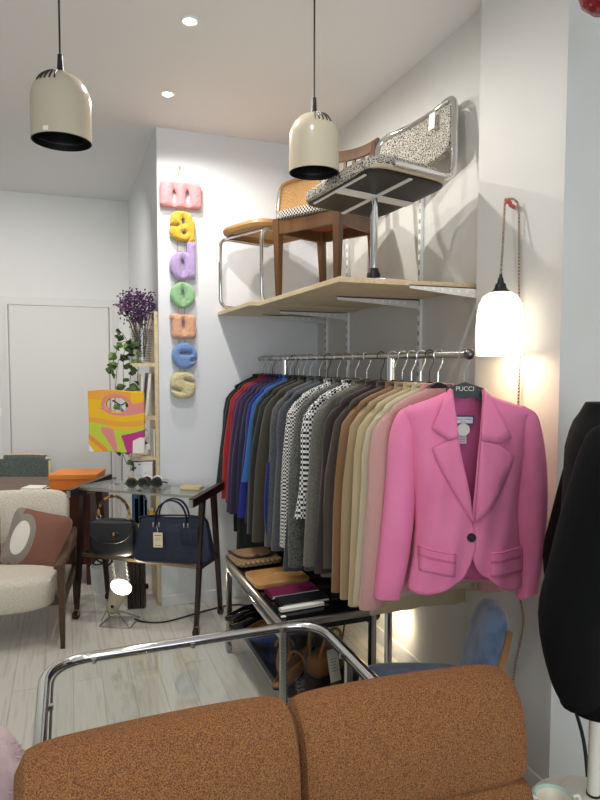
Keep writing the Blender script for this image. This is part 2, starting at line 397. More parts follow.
# local frame of every chair: +x is the sitter's right seen from the front is -x ; front faces -y ; origin on the shelf under the seat
def frame_rot(facing):   # rotation so that local -y points along facing
    return math.atan2(facing[1], facing[0]) + PI/2
t = thing('cantilever_chair', 'cane seated cantilever chair with chrome tubes at the far end of the shelf', 'chair', (1.19, 3.75, ZS), frame_rot((-.94, -.34)))
hw = .215
path = rounded([(-hw, .16, .44), (-hw, -.215, .44), (-hw, -.215, .014), (-hw, .2, .014), (hw, .2, .014), (hw, -.215, .014), (hw, -.215, .44), (hw, .16, .44)], .06, 6)
MB().tube(path, .0115, 10).build('tube_frame', M['chrome'], t)
s = MB()
for sx in (-1, 1): s.tube(rounded([(sx*hw, .1, .45), (sx*hw, .215, .45), (sx*hw*.96, .26, .82)], .06, 6), .0115, 10)
s.build('back_tube', M['chrome'], t)
s = MB().tube([(-hw, -.19, .438), (hw, -.19, .438)], .009, 8); s.build('front_stretcher', M['chrome'], t)
ring = []
for i in range(40):
    a = 2*PI*i/40; sg = lambda v: math.copysign(abs(v)**.45, v)
    ring.append(Vector((.215*sg(math.cos(a)), .215*sg(math.sin(a)), .475)))
MB().tube(ring, .026, 8, loop=True, flat=(1, 1.0)).build('seat_frame', M['bent'], t)
MB().loft([[Vector((p.x*.95, p.y*.95, .472+d)) for p in ring] for d in (0, .006)]).build('seat_cane', M['cane'], t)
bw, z0, z1 = .215, .62, .87
ring2 = [Vector((bw*math.copysign(abs(math.cos(2*PI*i/40))**.4, math.cos(2*PI*i/40)), 0, (z0+z1)/2+.125*math.copysign(abs(math.sin(2*PI*i/40))**.4, math.sin(2*PI*i/40)))) for i in range(40)]
cv = lambda p: Vector((p.x, .235+(p.z-z0)*.14+.04*(1-(p.x/bw)**2), p.z))
MB().tube([cv(p) for p in ring2], .014, 8, loop=True).build('back_frame', M['bent'], t)
MB().grid(lambda a, b: cv(Vector((bw*(2*a-1)*.97, 0, z0+(z1-z0)*(.02+.96*b)))), 12, 6).build('back_cane', M['cane'], t, solid=.005)
MB().box((-hw-.004, -.231, .34), (.034, .003, .1)).build('price_tag', M['paper'], t)

t = thing('teak_chair', 'teak dining chair with slatted back and houndstooth seat in the middle of the shelf', 'chair', (1.335, 3.125, ZS), frame_rot((-.884, -.468)))
def leg_pts(a, b, w0, w1): return MB().bar(a, b, (w0, w1), (w0, w1), up=(0, 1, 0))
for sx in (-1, 1):
    MB().bar((sx*.2, -.185, 0), (sx*.205, -.185, .43), (.024, .042), (.024, .042), up=(0, 1, 0)).build('leg', M['teak'], t, smooth=False)
for sx in (-1, 1):
    s = MB()
    P_ = [((sx*.18, .175, 0), .024), ((sx*.175, .14, .42), .04), ((sx*.165, .145, .6), .034), ((sx*.16, .185, .845), .024)]
    for (a, wa), (b, wb) in zip(P_, P_[1:]): s.bar(a, b, (wa, wb), (wa, wb), up=(0, 1, 0))
    s.build('leg', M['teak'], t, smooth=False)
s = MB().bar((-.2, -.19, .385), (.2, -.19, .385), .022, .07); s.build('seat_rail', M['teak'], t, smooth=False)
s = MB().bar((-.18, .16, .385), (.18, .16, .385), .022, .06); s.build('seat_rail', M['teak'], t, smooth=False)
for sx in (-1, 1): MB().bar((sx*.203, -.18, .385), (sx*.183, .16, .385), .022, .065).build('seat_rail', M['teak'], t, smooth=False)
M['webbing'] = mat('red_brown_seat_underside', '#8a4a38', .8)
MB().box((0, -.012, .414), (.37, .33, .012)).build('seat_base', M['webbing'], t, smooth=False)
MB().sup((0, -.03, .445), (.45, .38, .055), .35).build('seat_cushion', M['hound'], t)
def back_curve(x, z): return Vector((x, (.15+(z-.6)*.17)+.035*(1-(x/.2)**2), z))
s = MB()
s.loft([[back_curve(x, .80+.015*(x/.2)**2)+Vector((0, -.011, 0)), back_curve(x, .80+.015*(x/.2)**2)+Vector((0, .011, 0)), back_curve(x, .86+.02*(x/.2)**2)+Vector((0, .011, 0)), back_curve(x, .86+.02*(x/.2)**2)+Vector((0, -.011, 0))] for x in [-.172+.344*i/14 for i in range(15)]])
s.build('top_rail', M['teak'], t)
s = MB().loft([[back_curve(x, .55)+Vector((0, -.009, 0)), back_curve(x, .55)+Vector((0, .009, 0)), back_curve(x, .59)+Vector((0, .009, 0)), back_curve(x, .59)+Vector((0, -.009, 0))] for x in [-.172+.344*i/14 for i in range(15)]]); s.build('lower_rail', M['teak'], t)
for k in range(5):
    x = -.12+.06*k; MB().bar(back_curve(x, .58), back_curve(x, .81), .02, .01, up=(0, 1, 0)).build('back_slat', M['teak'], t, smooth=False)

t = thing('pedestal_chair', 'tweed upholstered chrome pedestal chair at the near end of the shelf', 'chair', (1.262, 2.462, ZS), frame_rot((-.967, -.254)))
MB().lathe([(.03, .02), (.03, .05), (.024, .06), (.02, .075)], n=20, caps=True).build('foot_collar', M['black'], t)
MB().lathe([(.2, 0), (.2, .006), (.06, .016), (.03, .022)], n=40, caps=True).build('round_base', M['chrome'], t)
MB().tube([(0, 0, .05), (0, 0, .385)], .0165, 16).build('pedestal_pole', M['chrome'], t)
sw, sd = .215, .235
def seat_curve(yy): return .02*max(0, -yy-.1)*-6*max(0, -yy-.1)
s = MB().sup((0, 0, .437), (.46, .46, .03), .3); s.build('seat_underside', M['black'], t)
s = MB()
s.box((0, 0, .4195), (.44, .02, .005)); s.box((0, 0, .418), (.05, .42, .005)); s.box((0, -.2, .4195), (.34, .012, .005))
s.build('under_brace', M['trim'], t)
s = MB()
rim = [Vector((.235*math.copysign(abs(math.cos(2*PI*i/48))**.35, math.cos(2*PI*i/48)), .225*math.copysign(abs(math.sin(2*PI*i/48))**.35, math.sin(2*PI*i/48)), .44)) for i in range(48)]
s.tube(rim, .010, 8, loop=True); s.build('seat_rim', M['birch_low'], t)
MB().sup((0, -.01, .468), (.475, .47, .062), .38, 36, 18, fn=lambda p: Vector((p.x, p.y, p.z - (.35*(max(0, -p.y-.12))**2*6)))).build('seat_cushion', M['tweed'], t)
# chrome hoop round the back, running down into the seat sides
bz = lambda x, z: Vector((x, .235+(z-.45)*.22+.035*(1-(x/.22)**2), z))
loop_ = rounded([(-.245, -.12, .452), (-.245, .235, .452), (-.245, .285, .835), (.245, .285, .835), (.245, .235, .452), (.245, -.12, .452)], .075, 7)
loop_ = [Vector((p.x, p.y+.05*(1-(p.x/.245)**2) if p.z > .6 else p.y, p.z)) for p in loop_]
# subdivide the top run so that it bows
full = []
for a, b in zip(loop_, loop_[1:]):
    n_ = max(1, int((b-a).length/.04))
    for k in range(n_):
        q = a.lerp(b, k/n_); full.append(q)
full.append(loop_[-1])
full = [Vector((p.x, .235+(p.z-.452)*.13+.05*(1-(p.x/.245)**2) if p.z > .62 else p.y, p.z)) for p in full]
MB().tube(full, .0155, 10).build('chrome_hoop', M['chrome'], t)
MB().sup((0, 0, 0), (.45, .045, .225), .32, 36, 18, fn=lambda p: p + Vector((0, .235+(p.z+.705-.452)*.13+.05*(1-(p.x/.245)**2), .705))).build('back_pad', M['tweed'], t)
MB().box((.12, .268, .765), (.035, .003, .08), rot=Matrix.Rotation(R(-11), 3, 'X')).build('price_tag', M['paper'], t)
MB().tube([(.12, .272, .803), (.125, .30, .842)], .001, 4).build('tag_string', M['paper'], t)

Tm = Matrix.Translation((0, 0, .39)) @ Matrix.Rotation(R(-7), 4, 'Y') @ Matrix.Translation((0, 0, -.43))
for c_ in t.children:
    if not c_.name.startswith(('foot_collar', 'round_base', 'pedestal_pole')): c_.matrix_local = Tm @ c_.matrix_local
# ------------------------------------------------------------------ clothes rack
XR, ZR = 1.22, 1.631
t = thing('clothes_rack', 'chrome clothes rail on two posts with a dark ball at its near end', 'clothes rack', (XR, 2.9, 0))
MB().tube([(0, -1.185, ZR), (0, 1.12, ZR)], .0125, 12).build('rail', M['steel'], t)
for y in (-.68, .62):
    MB().tube([(0, y, .03), (0, y, ZR)], .0155, 14).build('post', M['chrome'], t)
    MB().tube([(-.24, y, .028), (.24, y, .028)], .0155, 12).build('foot', M['chrome'], t)
MB().sup((0, -1.20, ZR), (.036, .036, .036), 1, 16, 10).build('ball_finial', M['dsteel'], t)
MB().sup((0, 1.125, ZR), (.03, .03, .03), 1, 12, 8).build('ball_finial', M['dsteel'], t)

def hanger(y, label, rz=0, dark=False, wide=.19, group='hangers on the rail', x=XR):
    t = thing('clothes_hanger', label, 'hanger', (x, y, ZR), rz, group)
    zc = -.105
    pts = [Vector((0, 0, zc)), Vector((0, 0, zc+.052)), Vector((.012, 0, zc+.075))] + [Vector((.0195*math.cos(R(a))-.001, 0, .0195*math.sin(R(a))-.004)) for a in range(-25, 215, 20)]
    pts = [Vector((0, 0, zc)), Vector((0, 0, zc+.045)), Vector((.008, 0, zc+.06)), Vector((.017, 0, zc+.08))] + [Vector((.0185*math.cos(R(a)), 0, .0185*math.sin(R(a)))) for a in range(-25, 216, 20)]
    MB().tube(pts, .0021, 6).build('hook', M['black'] if dark else M['chrome'], t)
    s = MB(); rings = []
    for i in range(17):
        a = -1+i/8; x_ = wide*a; z_ = zc-.005-.075*abs(a)**1.35; hh = .03-.014*abs(a); th = .007+.006*abs(a); yy = -.012*abs(a)**2
        rings.append([Vector((x_, yy-th, z_+hh/2)), Vector((x_, yy+th, z_+hh/2)), Vector((x_, yy+th, z_-hh/2)), Vector((x_, yy-th, z_-hh/2))])
    s.loft(rings); s.build('arms', M['black'], t)
    return t

def jacket(name, label, cat, y, m, length=.72, seed=0, rz=0, sleeve=.6, swing=.09, lap=None, w=.185, x=XR, z0=ZR-.116, group='jackets on the rail', th=1.0, sl=True):
    rnd = random.Random(seed); t = thing(name, label, cat, (x, y, z0), rz, group)
    L = length; ph = [rnd.uniform(0, 6.3) for _ in range(6)]
    prof = [(-.001, .052, .028), (-.014, .075, .034), (-.035, .13, .036), (-.058, w*.93, .036), (-.078, w, .036), (-.11, w*1.02, .036), (-.18, w*.97, .037), (-.28, w*.93, .036), (-.38, w*.9, .034), (-.5, w*.98, .033), (-.62 if L > .66 else -L*.85, w*1.06, .034), (-L, w*1.1, .035)]
    rings = []; n = 40
    for z, a, b in prof:
        ring = []
        for j in range(n):
            th_ = 2*PI*j/n; c, s_ = math.cos(th_), math.sin(th_)
            px = a*math.copysign(abs(c)**.75, c); py = b*th*math.copysign(abs(s_)**.6, s_)
            k = min(1, max(0, (-z-.1)/.4))
            py += k*(.004*math.sin(px*38+ph[0])+.003*math.sin(px*71+ph[1])); px += k*.006*math.sin(z*9+ph[2])
            ring.append(Vector((px, py, z - .012*k*abs(c))))
        rings.append(ring)
    MB().loft(rings).build('body', m, t)
    if sl:
        for sx in (-1, 1):
            sw = swing*rnd.uniform(.75, 1.15); bend = rnd.uniform(-.012, .012)
            path = [(w*.80, -.068, .03), (w*.97, -.078, .040), (w*1.07, -.13, .051), (w*1.12+sw*.15, -.22, .052), (w*1.14+sw*.4+bend, -.34, .049), (w*1.15+sw*.7+bend, -.47, .046), (w*1.16+sw, -.075-sleeve, .048)]
            rings = []
            for i, (xx, zz, rr) in enumerate(path):
                ring = []
                for j in range(16):
                    a = 2*PI*j/16
                    ring.append(Vector((sx*(xx+rr*math.cos(a)*(1+.05*math.sin(3*a+ph[3]+i))), .034*th*math.sin(a)*(1 if i else .8)+.004*math.sin(i*1.3+ph[4]), zz+(.03*-math.cos(a) if i < 2 else -.02*math.cos(a)*(1-i/7)))))
                rings.append(ring)
            MB().loft(rings).build('sleeve', m, t)
    lm = lap or m
    for sx in (-1, 1):
        s = MB(); rings = []
        for i in range(9):
            k = i/8; zz = .004-.36*k; xc = sx*(.062-.05*k); wd = .03*math.sin(PI*min(1, .25+.75*(1-k)))+.006
            yb = -.036*th-.004-.006*math.sin(PI*k)+(.03 if i == 0 else .012 if i == 1 else 0)
            rings.append([Vector((xc-wd, yb, zz)), Vector((xc+wd, yb, zz)), Vector((xc+wd, yb+.006, zz)), Vector((xc-wd, yb+.006, zz))])
        s.loft(rings); s.build('lapel', lm, t)
    rings = []
    for i in range(13):
        a = PI*i/12; px, py = .066*math.cos(a), .034*math.sin(a)
        rings.append([Vector((px, py-.004, -.02)), Vector((px*1.1, py*1.1, -.03)), Vector((px*1.02, py*1.02+.004, .016)), Vector((px*.9, py*.9, .014))])
    MB().loft(rings).build('collar', lm, t)
    return t
def cloth(n, c, c2=None, sc=120, **k):
    return mat('cloth_'+n, c, .92, col2=c2 or c, scale=sc, bump=.25, bscale=140, sheen=.15, **k)
JK = [  # from the far end to the near end: name, colour name, material, length, sleeve
 ('coat', 'long black pinstriped coat at the far end of the rail', cloth('black_stripe', '#0e0f11', '#1b1c20', 60, kind='wave', fac=(.8, .9)), 1.02, .62),
 ('jacket', 'black jacket second from the far end of the rail', cloth('black', '#0c0c0e'), .8, .58),
 ('jacket', 'bright red jacket on the rail, between black and crimson', cloth('red', '#9c141c'), .70, .60),
 ('jacket', 'crimson magenta jacket on the rail, next to the red one', cloth('crimson', '#65162f', '#7a1d3a'), .71, .59),
 ('jacket', 'violet purple jacket on the rail, next to the crimson one', cloth('violet', '#33194a'), .74, .62),
 ('jacket', 'deep aubergine jacket on the rail between violet and navy', cloth('aubergine', '#221538'), .74, .62),
 ('jacket', 'dark navy jacket on the rail before the cobalt blue one', cloth('navy', '#17183a'), .72, .61),
 ('jacket', 'cobalt blue jacket on the rail', cloth('cobalt', '#12207a'), .73, .62),
 ('jacket', 'bright azure blue jacket on the rail with only its shoulder showing', cloth('azure', '#1a5f9c'), .66, .48),
 ('jacket', 'black charcoal jacket on the rail, next to the azure one', cloth('charcoal', '#151618'), .74, .60),
 ('jacket', 'dark grey striped jacket on the rail beside the olive one', cloth('grey_stripe', '#1a1b1d', '#2a2c2e', 55, kind='wave', fac=(.75, .9)), .76, .62),
 ('jacket', 'olive green jacket on the rail', cloth('olive', '#3b382a'), .80, .67),
 ('jacket', 'mid grey flannel jacket on the rail, next to the olive one', cloth('flannel', '#56575a', '#47484c'), .80, .68),
 ('jacket', 'blue grey jacket on the rail, before the small checks', cloth('bluegrey', '#4c4f56', '#40434b'), .80, .66),
 ('jacket', 'black and white small check jacket on the rail, the farther of two checked ones', mat('cloth_gingham_small', '#e6e4de', .9, col2='#18181a', scale=115, kind='checker', fac=(.4, .6)), .78, .65),
 ('jacket', 'grey flecked tweed jacket on the rail between the two checked ones', cloth('grey_tweed', '#64645f', '#3c3c3a', 160, fac=(.42, .58)), .82, .70),
 ('jacket', 'black and white gingham jacket on the rail, the nearer of two checked ones', mat('cloth_gingham', '#e6e4de', .9, col2='#1a1a1c', scale=85, kind='checker', fac=(.4, .6)), .70, .52),
 ('jacket', 'sage grey jacket on the rail beside the dark brown one', cloth('sage', '#6a675c', '#5d5a50'), .82, .70),
 ('jacket', 'dark chocolate brown jacket on the rail', cloth('brown', '#352724'), .80, .69),
 ('jacket', 'grey brown jacket on the rail, between dark brown and camel', cloth('taupe', '#42372f'), .76, .64),
 ('jacket', 'camel brown jacket on the rail', cloth('camel', '#825e40'), .82, .71),
 ('jacket', 'khaki beige jacket on the rail, next to the camel one', cloth('khaki', '#9c8665'), .82, .71),
 ('jacket', 'pale sand jacket on the rail', cloth('sand', '#b5a27e'), .82, .71),
 ('jacket', 'cream linen jacket on the rail, before the dusty pink one', cloth('cream', '#bcae93'), .80, .68),
 ('jacket', 'dusty pink jacket on the rail, just behind the bright pink one', cloth('dusty_pink', '#c0908a'), .80, .68),
]
N = len(JK)
JY = (3.975, 3.915, 3.845, 3.76, 3.675, 3.59, 3.505, 3.425, 3.355, 3.285, 3.205, 3.11, 2.975, 2.87, 2.75, 2.645, 2.545, 2.435, 2.305, 2.205, 2.13, 2.06, 1.995, 1.935, 1.88)
DS = (.05, .08, .10, .12, .13, .12, .10, .10, .02, .12, .14, .11, .09, .10, .06, .07, 0, 0, 0, 0, 0, 0, 0, 0, .0)
DL = (0, .05, .1, .1, .1, .1, .1, .09, .08, .1, .1, .08, .06, .06, .05, .04, 0, 0, 0, 0, 0, 0, 0, -.06, -.10)
rj = random.Random(4)
for i, (nm, lab, m, L, sl) in enumerate(JK):
    y = JY[i]
    rz = R(rj.uniform(-5, 0))
    short = lab.split(' on the rail')[0].split(' at the')[0].split(' second')[0]
    hanger(y, 'black clothes hanger on the rail holding the '+short, rz, dark=(i % 5 == 3), wide=.19 if i == 0 else .125)
    jacket(nm, lab, 'jacket' if nm == 'jacket' else 'coat', y, m, L+DL[i], 10+i, rz, sl+DS[i], .055 if i < 12 else .03, th=.9 if i < 18 else .72)
# dark trousers on the first, low clip hanger and a printed scarf hanging between the jackets
M['trouser'] = cloth('black_wool', '#1b1c1c', '#242525', 50, kind='wave', fac=(.7, .9))
t = thing('trousers', 'black trousers hanging below the red and purple jackets', 'trousers', (1.10, 3.62, 0), 0)
s = MB()
s.loft([[Vector((w_*math.copysign(abs(math.cos(2*PI*j/28))**.5, math.cos(2*PI*j/28)), .03*math.sin(2*PI*j/28)+.007*math.sin(j*2.2), z)) for j in range(28)] for z, w_ in ((1.4, .10), (1.1, .14), (.8, .15), (.55, .155), (.46, .16))])
s.build('legs', M['trouser'], t)
tag(t, t['label'], 'trousers')
t = thing('skirt', 'long dark grey skirt hanging below the grey tweed jackets', 'skirt', (1.12, 2.74, 0), 0)
MB().loft([[Vector((w_*math.copysign(abs(math.cos(2*PI*j/28))**.5, math.cos(2*PI*j/28)), .028*math.sin(2*PI*j/28)+.006*math.sin(j*2.6), z)) for j in range(28)] for z, w_ in ((1.35, .1), (1.0, .15), (.75, .17), (.62, .18))]).build('skirt_cloth', cloth('slate', '#3a3d42'), t)
t = thing('scarf', 'navy blue and yellow printed scarf dangling under the olive jacket', 'scarf', (.985, 2.99, 0), 0)
M['scarf'] = mat('printed_silk', '#1d2a6e', .5, col2='#c7a93c', scale=9, fac=(.62, .64))
s = MB()
for k, (x0, zb) in enumerate(((-.03, .70), (.0, .645), (.035, .685))):
    s.loft([[Vector((x0+dx*.02*(1+.5*math.sin(z*9)), dy*.006, z)) for dx, dy in ((-1, -1), (1, -1), (1, 1), (-1, 1))] for z in (1.1, .95, .85, .78, zb+.03)]+[[Vector((x0+dx*.004, dy*.003, zb)) for dx, dy in ((-1, -1), (1, -1), (1, 1), (-1, 1))]])
s.build('scarf_cloth', M['scarf'], t)

# ------------------------------------------------------------------ pink jacket turned towards the room at the end of the rail
M['pink'] = mat('pink_cotton', '#ea82ab', .85, col2='#e47aa4', scale=5, bump=.12, bscale=9, sheen=.1)
M['pinkfine'] = M['pink']
M['pink_lining'] = mat('pink_lining', '#d0588f', .6)
M['pink_stitch'] = mat('pink_stitch', '#b83c82', .8)
PRZ = R(-24); PX, PY = XR+.026, 1.735
hg = hanger(PY, 'black clothes hanger with white lettering holding the bright pink jacket', PRZ, wide=.10, x=XR+.006)
rings = []
for i in range(13):
    a = -1+i/6; hh = .055-.02*abs(a)
    rings.append([Vector((.06*a, -.0155, -.118+hh/2-.01*abs(a))), Vector((.06*a, -.006, -.118+hh/2-.01*abs(a))), Vector((.06*a, -.006, -.118-hh/2)), Vector((.06*a, -.0155, -.118-hh/2))])
MB().loft(rings).build('name_plate', M['black'], hg)
text_mesh('lettering', 'PUCCI', .021, mat('white_print', '#d9d6c8', .6), hg, (0, -.0165, -.113), (R(90), 0, 0))
t = thing('jacket', 'bright pink single button jacket facing the room at the end of the rail', 'jacket', (PX-.012, PY, ZR-.115), PRZ, 'jackets on the rail')
S = .0033
def px(x, y): return ((x-468)*S, (390-y)*S)      # measured outline in jacket units
def interp(tab, z):
    if z >= tab[0][0]: return tab[0][1]
    for (a, va), (b, vb) in zip(tab, tab[1:]):
        if z >= b: k = (z-a)/(b-a); return va+(vb-va)*k
    return tab[-1][1]
SIDE_L = [(px(0, y)[1], px(x, 0)[0]) for x, y in ((450, 392), (436, 399), (415, 406), (405, 412), (409, 430), (414, 460), (418, 500), (419, 530), (417, 560), (412, 590))]
SIDE_R = [(px(0, y)[1], px(x, 0)[0]) for x, y in ((484, 391), (498, 399), (520, 406), (532, 412), (527, 440), (523, 480), (521, 510), (523, 540), (526, 570), (529, 592))]
IN_L = [(px(0, y)[1], px(x, 0)[0]) for x, y in ((453, 390), (455, 418), (459, 450), (465, 490), (471, 515), (474, 528), (475, 545), (471, 560), (465, 575), (455, 590))]
IN_R = [(px(0, y)[1], px(x, 0)[0]) for x, y in ((482, 390), (480, 410), (476, 450), (473, 490), (471, 515), (468, 528), (470, 545), (475, 562), (481, 574), (490, 584))]
def fold(x, z): 
    k = min(1, max(0, (-z-.05)/.2)); return k*(.004*math.sin(x*42+z*9)+.003*math.sin(x*80-z*14+1)+.005*noise.noise((x*14, z*7, 3)))
def yfront(x, z):
    l, r_ = interp(SIDE_L, z), interp(SIDE_R, z); c = (l+r_)/2; h = (r_-l)/2+1e-4; k = max(-1, min(1, (x-c)/h))
    dep = .05+.025*min(1, max(0, (-z-.04)/.12))
    return -dep*max(0, 1-abs(k)**2.6)**.6 + fold(x, z)
def zrow(v, x, side):   # rows from neck to hem; hem is curved
    hem = px(0, 594)[1] if side < 0 else px(0, 588)[1]
    return hem*v
def panel(side):
    tin, tout = (IN_L, SIDE_L) if side < 0 else (IN_R, SIDE_R)
    def fn(a, b):
        z = zrow(b, 0, side); xo, xi = interp(tout, z), interp(tin, z); x = xo+(xi-xo)*a
        # cutaway corner at the hem
        if b > .86: z += .040*((b-.86)/.14)**2*max(0, (a-.45)/.55)**1.3 - .004*math.sin(a*PI)*((b-.86)/.14)
        # shoulder slope already in SIDE tables
        return Vector((x, yfront(x, z) - (.004 if side < 0 else 0), z))
    return fn
MB().grid(panel(-1), 26, 60).build('front_panel', M['pink'], t, solid=.004)
MB().grid(panel(1), 26, 60).build('front_panel', M['pink'], t, solid=.004)
def backfn(a, b):
    z = px(0, 392)[1]*(1-b)+px(0, 588)[1]*b; l, r_ = interp(SIDE_L, z), interp(SIDE_R, z); x = l+(r_-l)*a; k = 2*a-1
    return Vector((x, .04*max(0, 1-abs(k)**2.6)**.6-fold(x, z)*.6+.004, z))
MB().grid(backfn, 24, 50).build('back_panel', M['pink_lining'], t, solid=.004)
# sleeves
def sleeve(pts, m=M['pink']):
    rings = []
    for i, (xl, yl, xr_, yr, dep) in enumerate(pts):
        A = Vector((*px(xl, yl),)); B = Vector((*px(xr_, yr),)); c = (A+B)/2; ring = []
        for j in range(20):
            a = 2*PI*j/20; q = c+(B-A)/2*math.cos(a)
            wob = (1+.07*math.sin(3*a+i*1.1)*min(1, i/3))*(1+.10*math.sin(i*2.6+a*2)*min(1, i/2))
            ring.append(Vector((q.x, .004-dep*math.sin(a)*wob, q.y+.004*math.sin(2*a+i))))
        rings.append(ring)
    # smooth along
    out = []
    for i in range(len(rings)-1):
        for k in range(4):
            tt = k/4; p = [rings[max(i-1, 0)], rings[i], rings[i+1], rings[min(i+2, len(rings)-1)]]
            out.append([.5*((2*b)+(c-a)*tt+(2*a-5*b+4*c-d)*tt*tt+(3*b-a-3*c+d)*tt**3) for a, b, c, d in zip(*p)])
    out.append(rings[-1])
    MB().loft(out).build('sleeve', m, t)
sleeve([(411, 408, 424, 405, .016), (400, 416, 424, 424, .032), (392, 440, 421, 448, .044), (389, 480, 420, 482, .045), (386, 520, 418, 524, .043), (382, 560, 413, 566, .04), (378, 602, 405, 607, .038)])
sleeve([(515, 405, 527, 408, .016), (516, 424, 539, 417, .032), (519, 450, 546, 444, .036), (519, 485, 550, 478, .036), (519, 520, 551, 515, .034), (521, 555, 548, 552, .034), (522, 600, 543, 596, .034)])
def patch(poly, off, thick, m, name, sub=3):
    b = bmesh.new(); vs = [b.verts.new((*px(*p), 0)) for p in poly]; fc = b.faces.new(vs)
    bmesh.ops.triangulate(b, faces=[fc]); bmesh.ops.subdivide_edges(b, edges=list(b.edges), cuts=sub, use_grid_fill=True)
    for v in b.verts: x, z = v.co.x, v.co.y; v.co = Vector((x, yfront(x, z)-off, z))
    s = MB(); s.merge(b); return s.build(name, m, t, solid=thick)
patch([(451, 389), (444, 398), (432, 428), (447, 438), (456, 436), (455, 418)], .017, .005, M['pink'], 'collar')
patch([(484, 389), (490, 398), (508, 436), (494, 441), (478, 438), (480, 408)], .017, .005, M['pink'], 'collar')
patch([(456, 436), (447, 439), (432, 447), (437, 460), (449, 482), (462, 504), (473, 521), (468, 490), (460, 455)], .013, .005, M['pink'], 'lapel')
patch([(478, 438), (495, 442), (511, 453), (507, 468), (499, 488), (488, 504), (474, 519), (475, 490), (477, 455)], .0135, .005, M['pink'], 'lapel')
# back of the neck
rings = []
for i in range(11):
    k = i/10; a = PI*k; x = .054*math.cos(PI-a)+.0; yy = .012+.03*math.sin(a)
    rings.append([Vector((x, yy-.003, -.02)), Vector((x, yy+.003, -.02)), Vector((x*1.02, yy+.005, .002)), Vector((x*1.02, yy-.001, .002))])
MB().loft(rings).build('collar_stand', M['pink'], t)
# pockets with double stitched band
for pl, nm in (([(421, 546), (456, 549), (456, 573), (422, 571)], 'pocket'), ([(490, 548), (528, 546), (528, 570), (490, 572)], 'pocket')):
    pk = patch(pl, .0085, .003, M['pink'], nm, 7)
    (x0, y0), (x1, y1) = pl[0], pl[1]
    for dy in (1.5, 9, 10.5):
        s = MB(); s.tube([Vector((px(x0+(x1-x0)*k/10, 0)[0], yfront(px(x0+(x1-x0)*k/10, 0)[0], px(0, y0+dy)[1])-.0105, px(0, y0+(y1-y0)*k/10+dy)[1])) for k in range(11)], .0009, 5)
        s.build('stitching', M['pink_stitch'], pk)
bx, bz_ = px(471, 534)
bt = MB().lathe([(.0, .004), (.006, .004), (.0075, .006), (.0125, .006), (.0145, .003), (.0145, 0)], (bx, yfront(bx, bz_)-.0065, bz_), 24, Matrix.Rotation(R(90), 3, 'X')).build('button', M['black'], t)
# labels sewn in the neck
lx, lz = px(466.5, 421.5)
lb = MB().box((lx, .022, lz), (.076, .003, .03)).build('brand_label', mat('label_blue', '#33468c', .7), t, smooth=False)
MB().box((lx, .0195, lz), (.066, .002, .021)).build('label_field', M['paper'], lb, smooth=False)
text_mesh('lettering', 'YVES SAINT LAURENT', .0058, mat('label_ink', '#2a3a80', .7), lb, (lx, .0175, lz+.003), (R(90), 0, 0), .0003)
text_mesh('lettering', 'rive gauche', .0045, bpy.data.materials['label_ink'], lb, (lx, .0175, lz-.005), (R(90), 0, 0), .0003)
cx_, cz_ = px(467, 431)
MB().lathe([(.0001, 0), (.021, 0), (.021, .0012)], (cx_, .0145, cz_), 24, Matrix.Rotation(R(90), 3, 'X')).build('round_tag', M['paper'], t)
kx, kz = px(465, 440)
MB().box((kx, .0185, kz), (.036, .0012, .036)).build('care_label', mat('care_label', '#e7c9d6', .8), t, smooth=False)
s = MB()
for q in range(4): s.box((kx, .0176, kz+.008-q*.006), (.026, .0005, .0015))
s.build('care_print', mat('care_ink', '#8c7780', .8), t, smooth=False)

# ------------------------------------------------------------------ hanging wall lamp on the pier
t = thing('wall_lamp', 'glowing white glass lamp hung by its braided cord from a red hook on the pier', 'lamp', (1.5, 1.908, 1.63))
prof = [(.083, 0), (.086, .05), (.086, .1), (.083, .15), (.076, .19), (.062, .218), (.04, .232), (.018, .236)]
MB().lathe(prof, n=40).build('glass_shade', M['shade_glow'], t)
MB().lathe([(.034, .225), (.034, .236), (.026, .242), (.021, .25), (.019, .262), (.012, .268), (.010, .282), (.006, .29), (.005, .3)], n=24).build('socket_cap', M['black'], t)
MB().sup((0, 0, .12), (.05, .05, .07), 1, 16, 10).build('bulb', M['bulb_glow'], t)
hk = MB().tube(smoothpath([(.1, .058, .565), (.082, .054, .568), (.07, .045, .575), (.052, .04, .578), (.045, .037, .572)]), .008, 10).build('hook', mat('red_plastic', '#c9524a', .4), t)
hk['label'] = 'small red hook'
MB().tube(smoothpath([(0, 0, .295), (.018, .014, .42), (.04, .036, .562), (.052, .04, .585), (.075, .022, .578), (.084, .012, .54), (.086, .008, .4), (.085, .0, .2), (.088, -.008, .05), (.085, -.01, -.06), (.087, -.006, -.25), (.088, -.01, -.55), (.083, -.03, -.85), (.089, -.06, -1.0), (.087, -.02, -1.2), (.09, .02, -1.5), (.09, .03, -1.62)], 8), .0042, 8).build('braided_cord', M['cord'], t)
l = bpy.data.lights.new('lamp_light', 'POINT'); l.energy = 1.6; l.color = (1, .84, .62); l.shadow_soft_size = .03
o = bpy.data.objects.new('lamp_light', l); COL.objects.link(o); o.parent = t; o.location = (0, 0, .01)
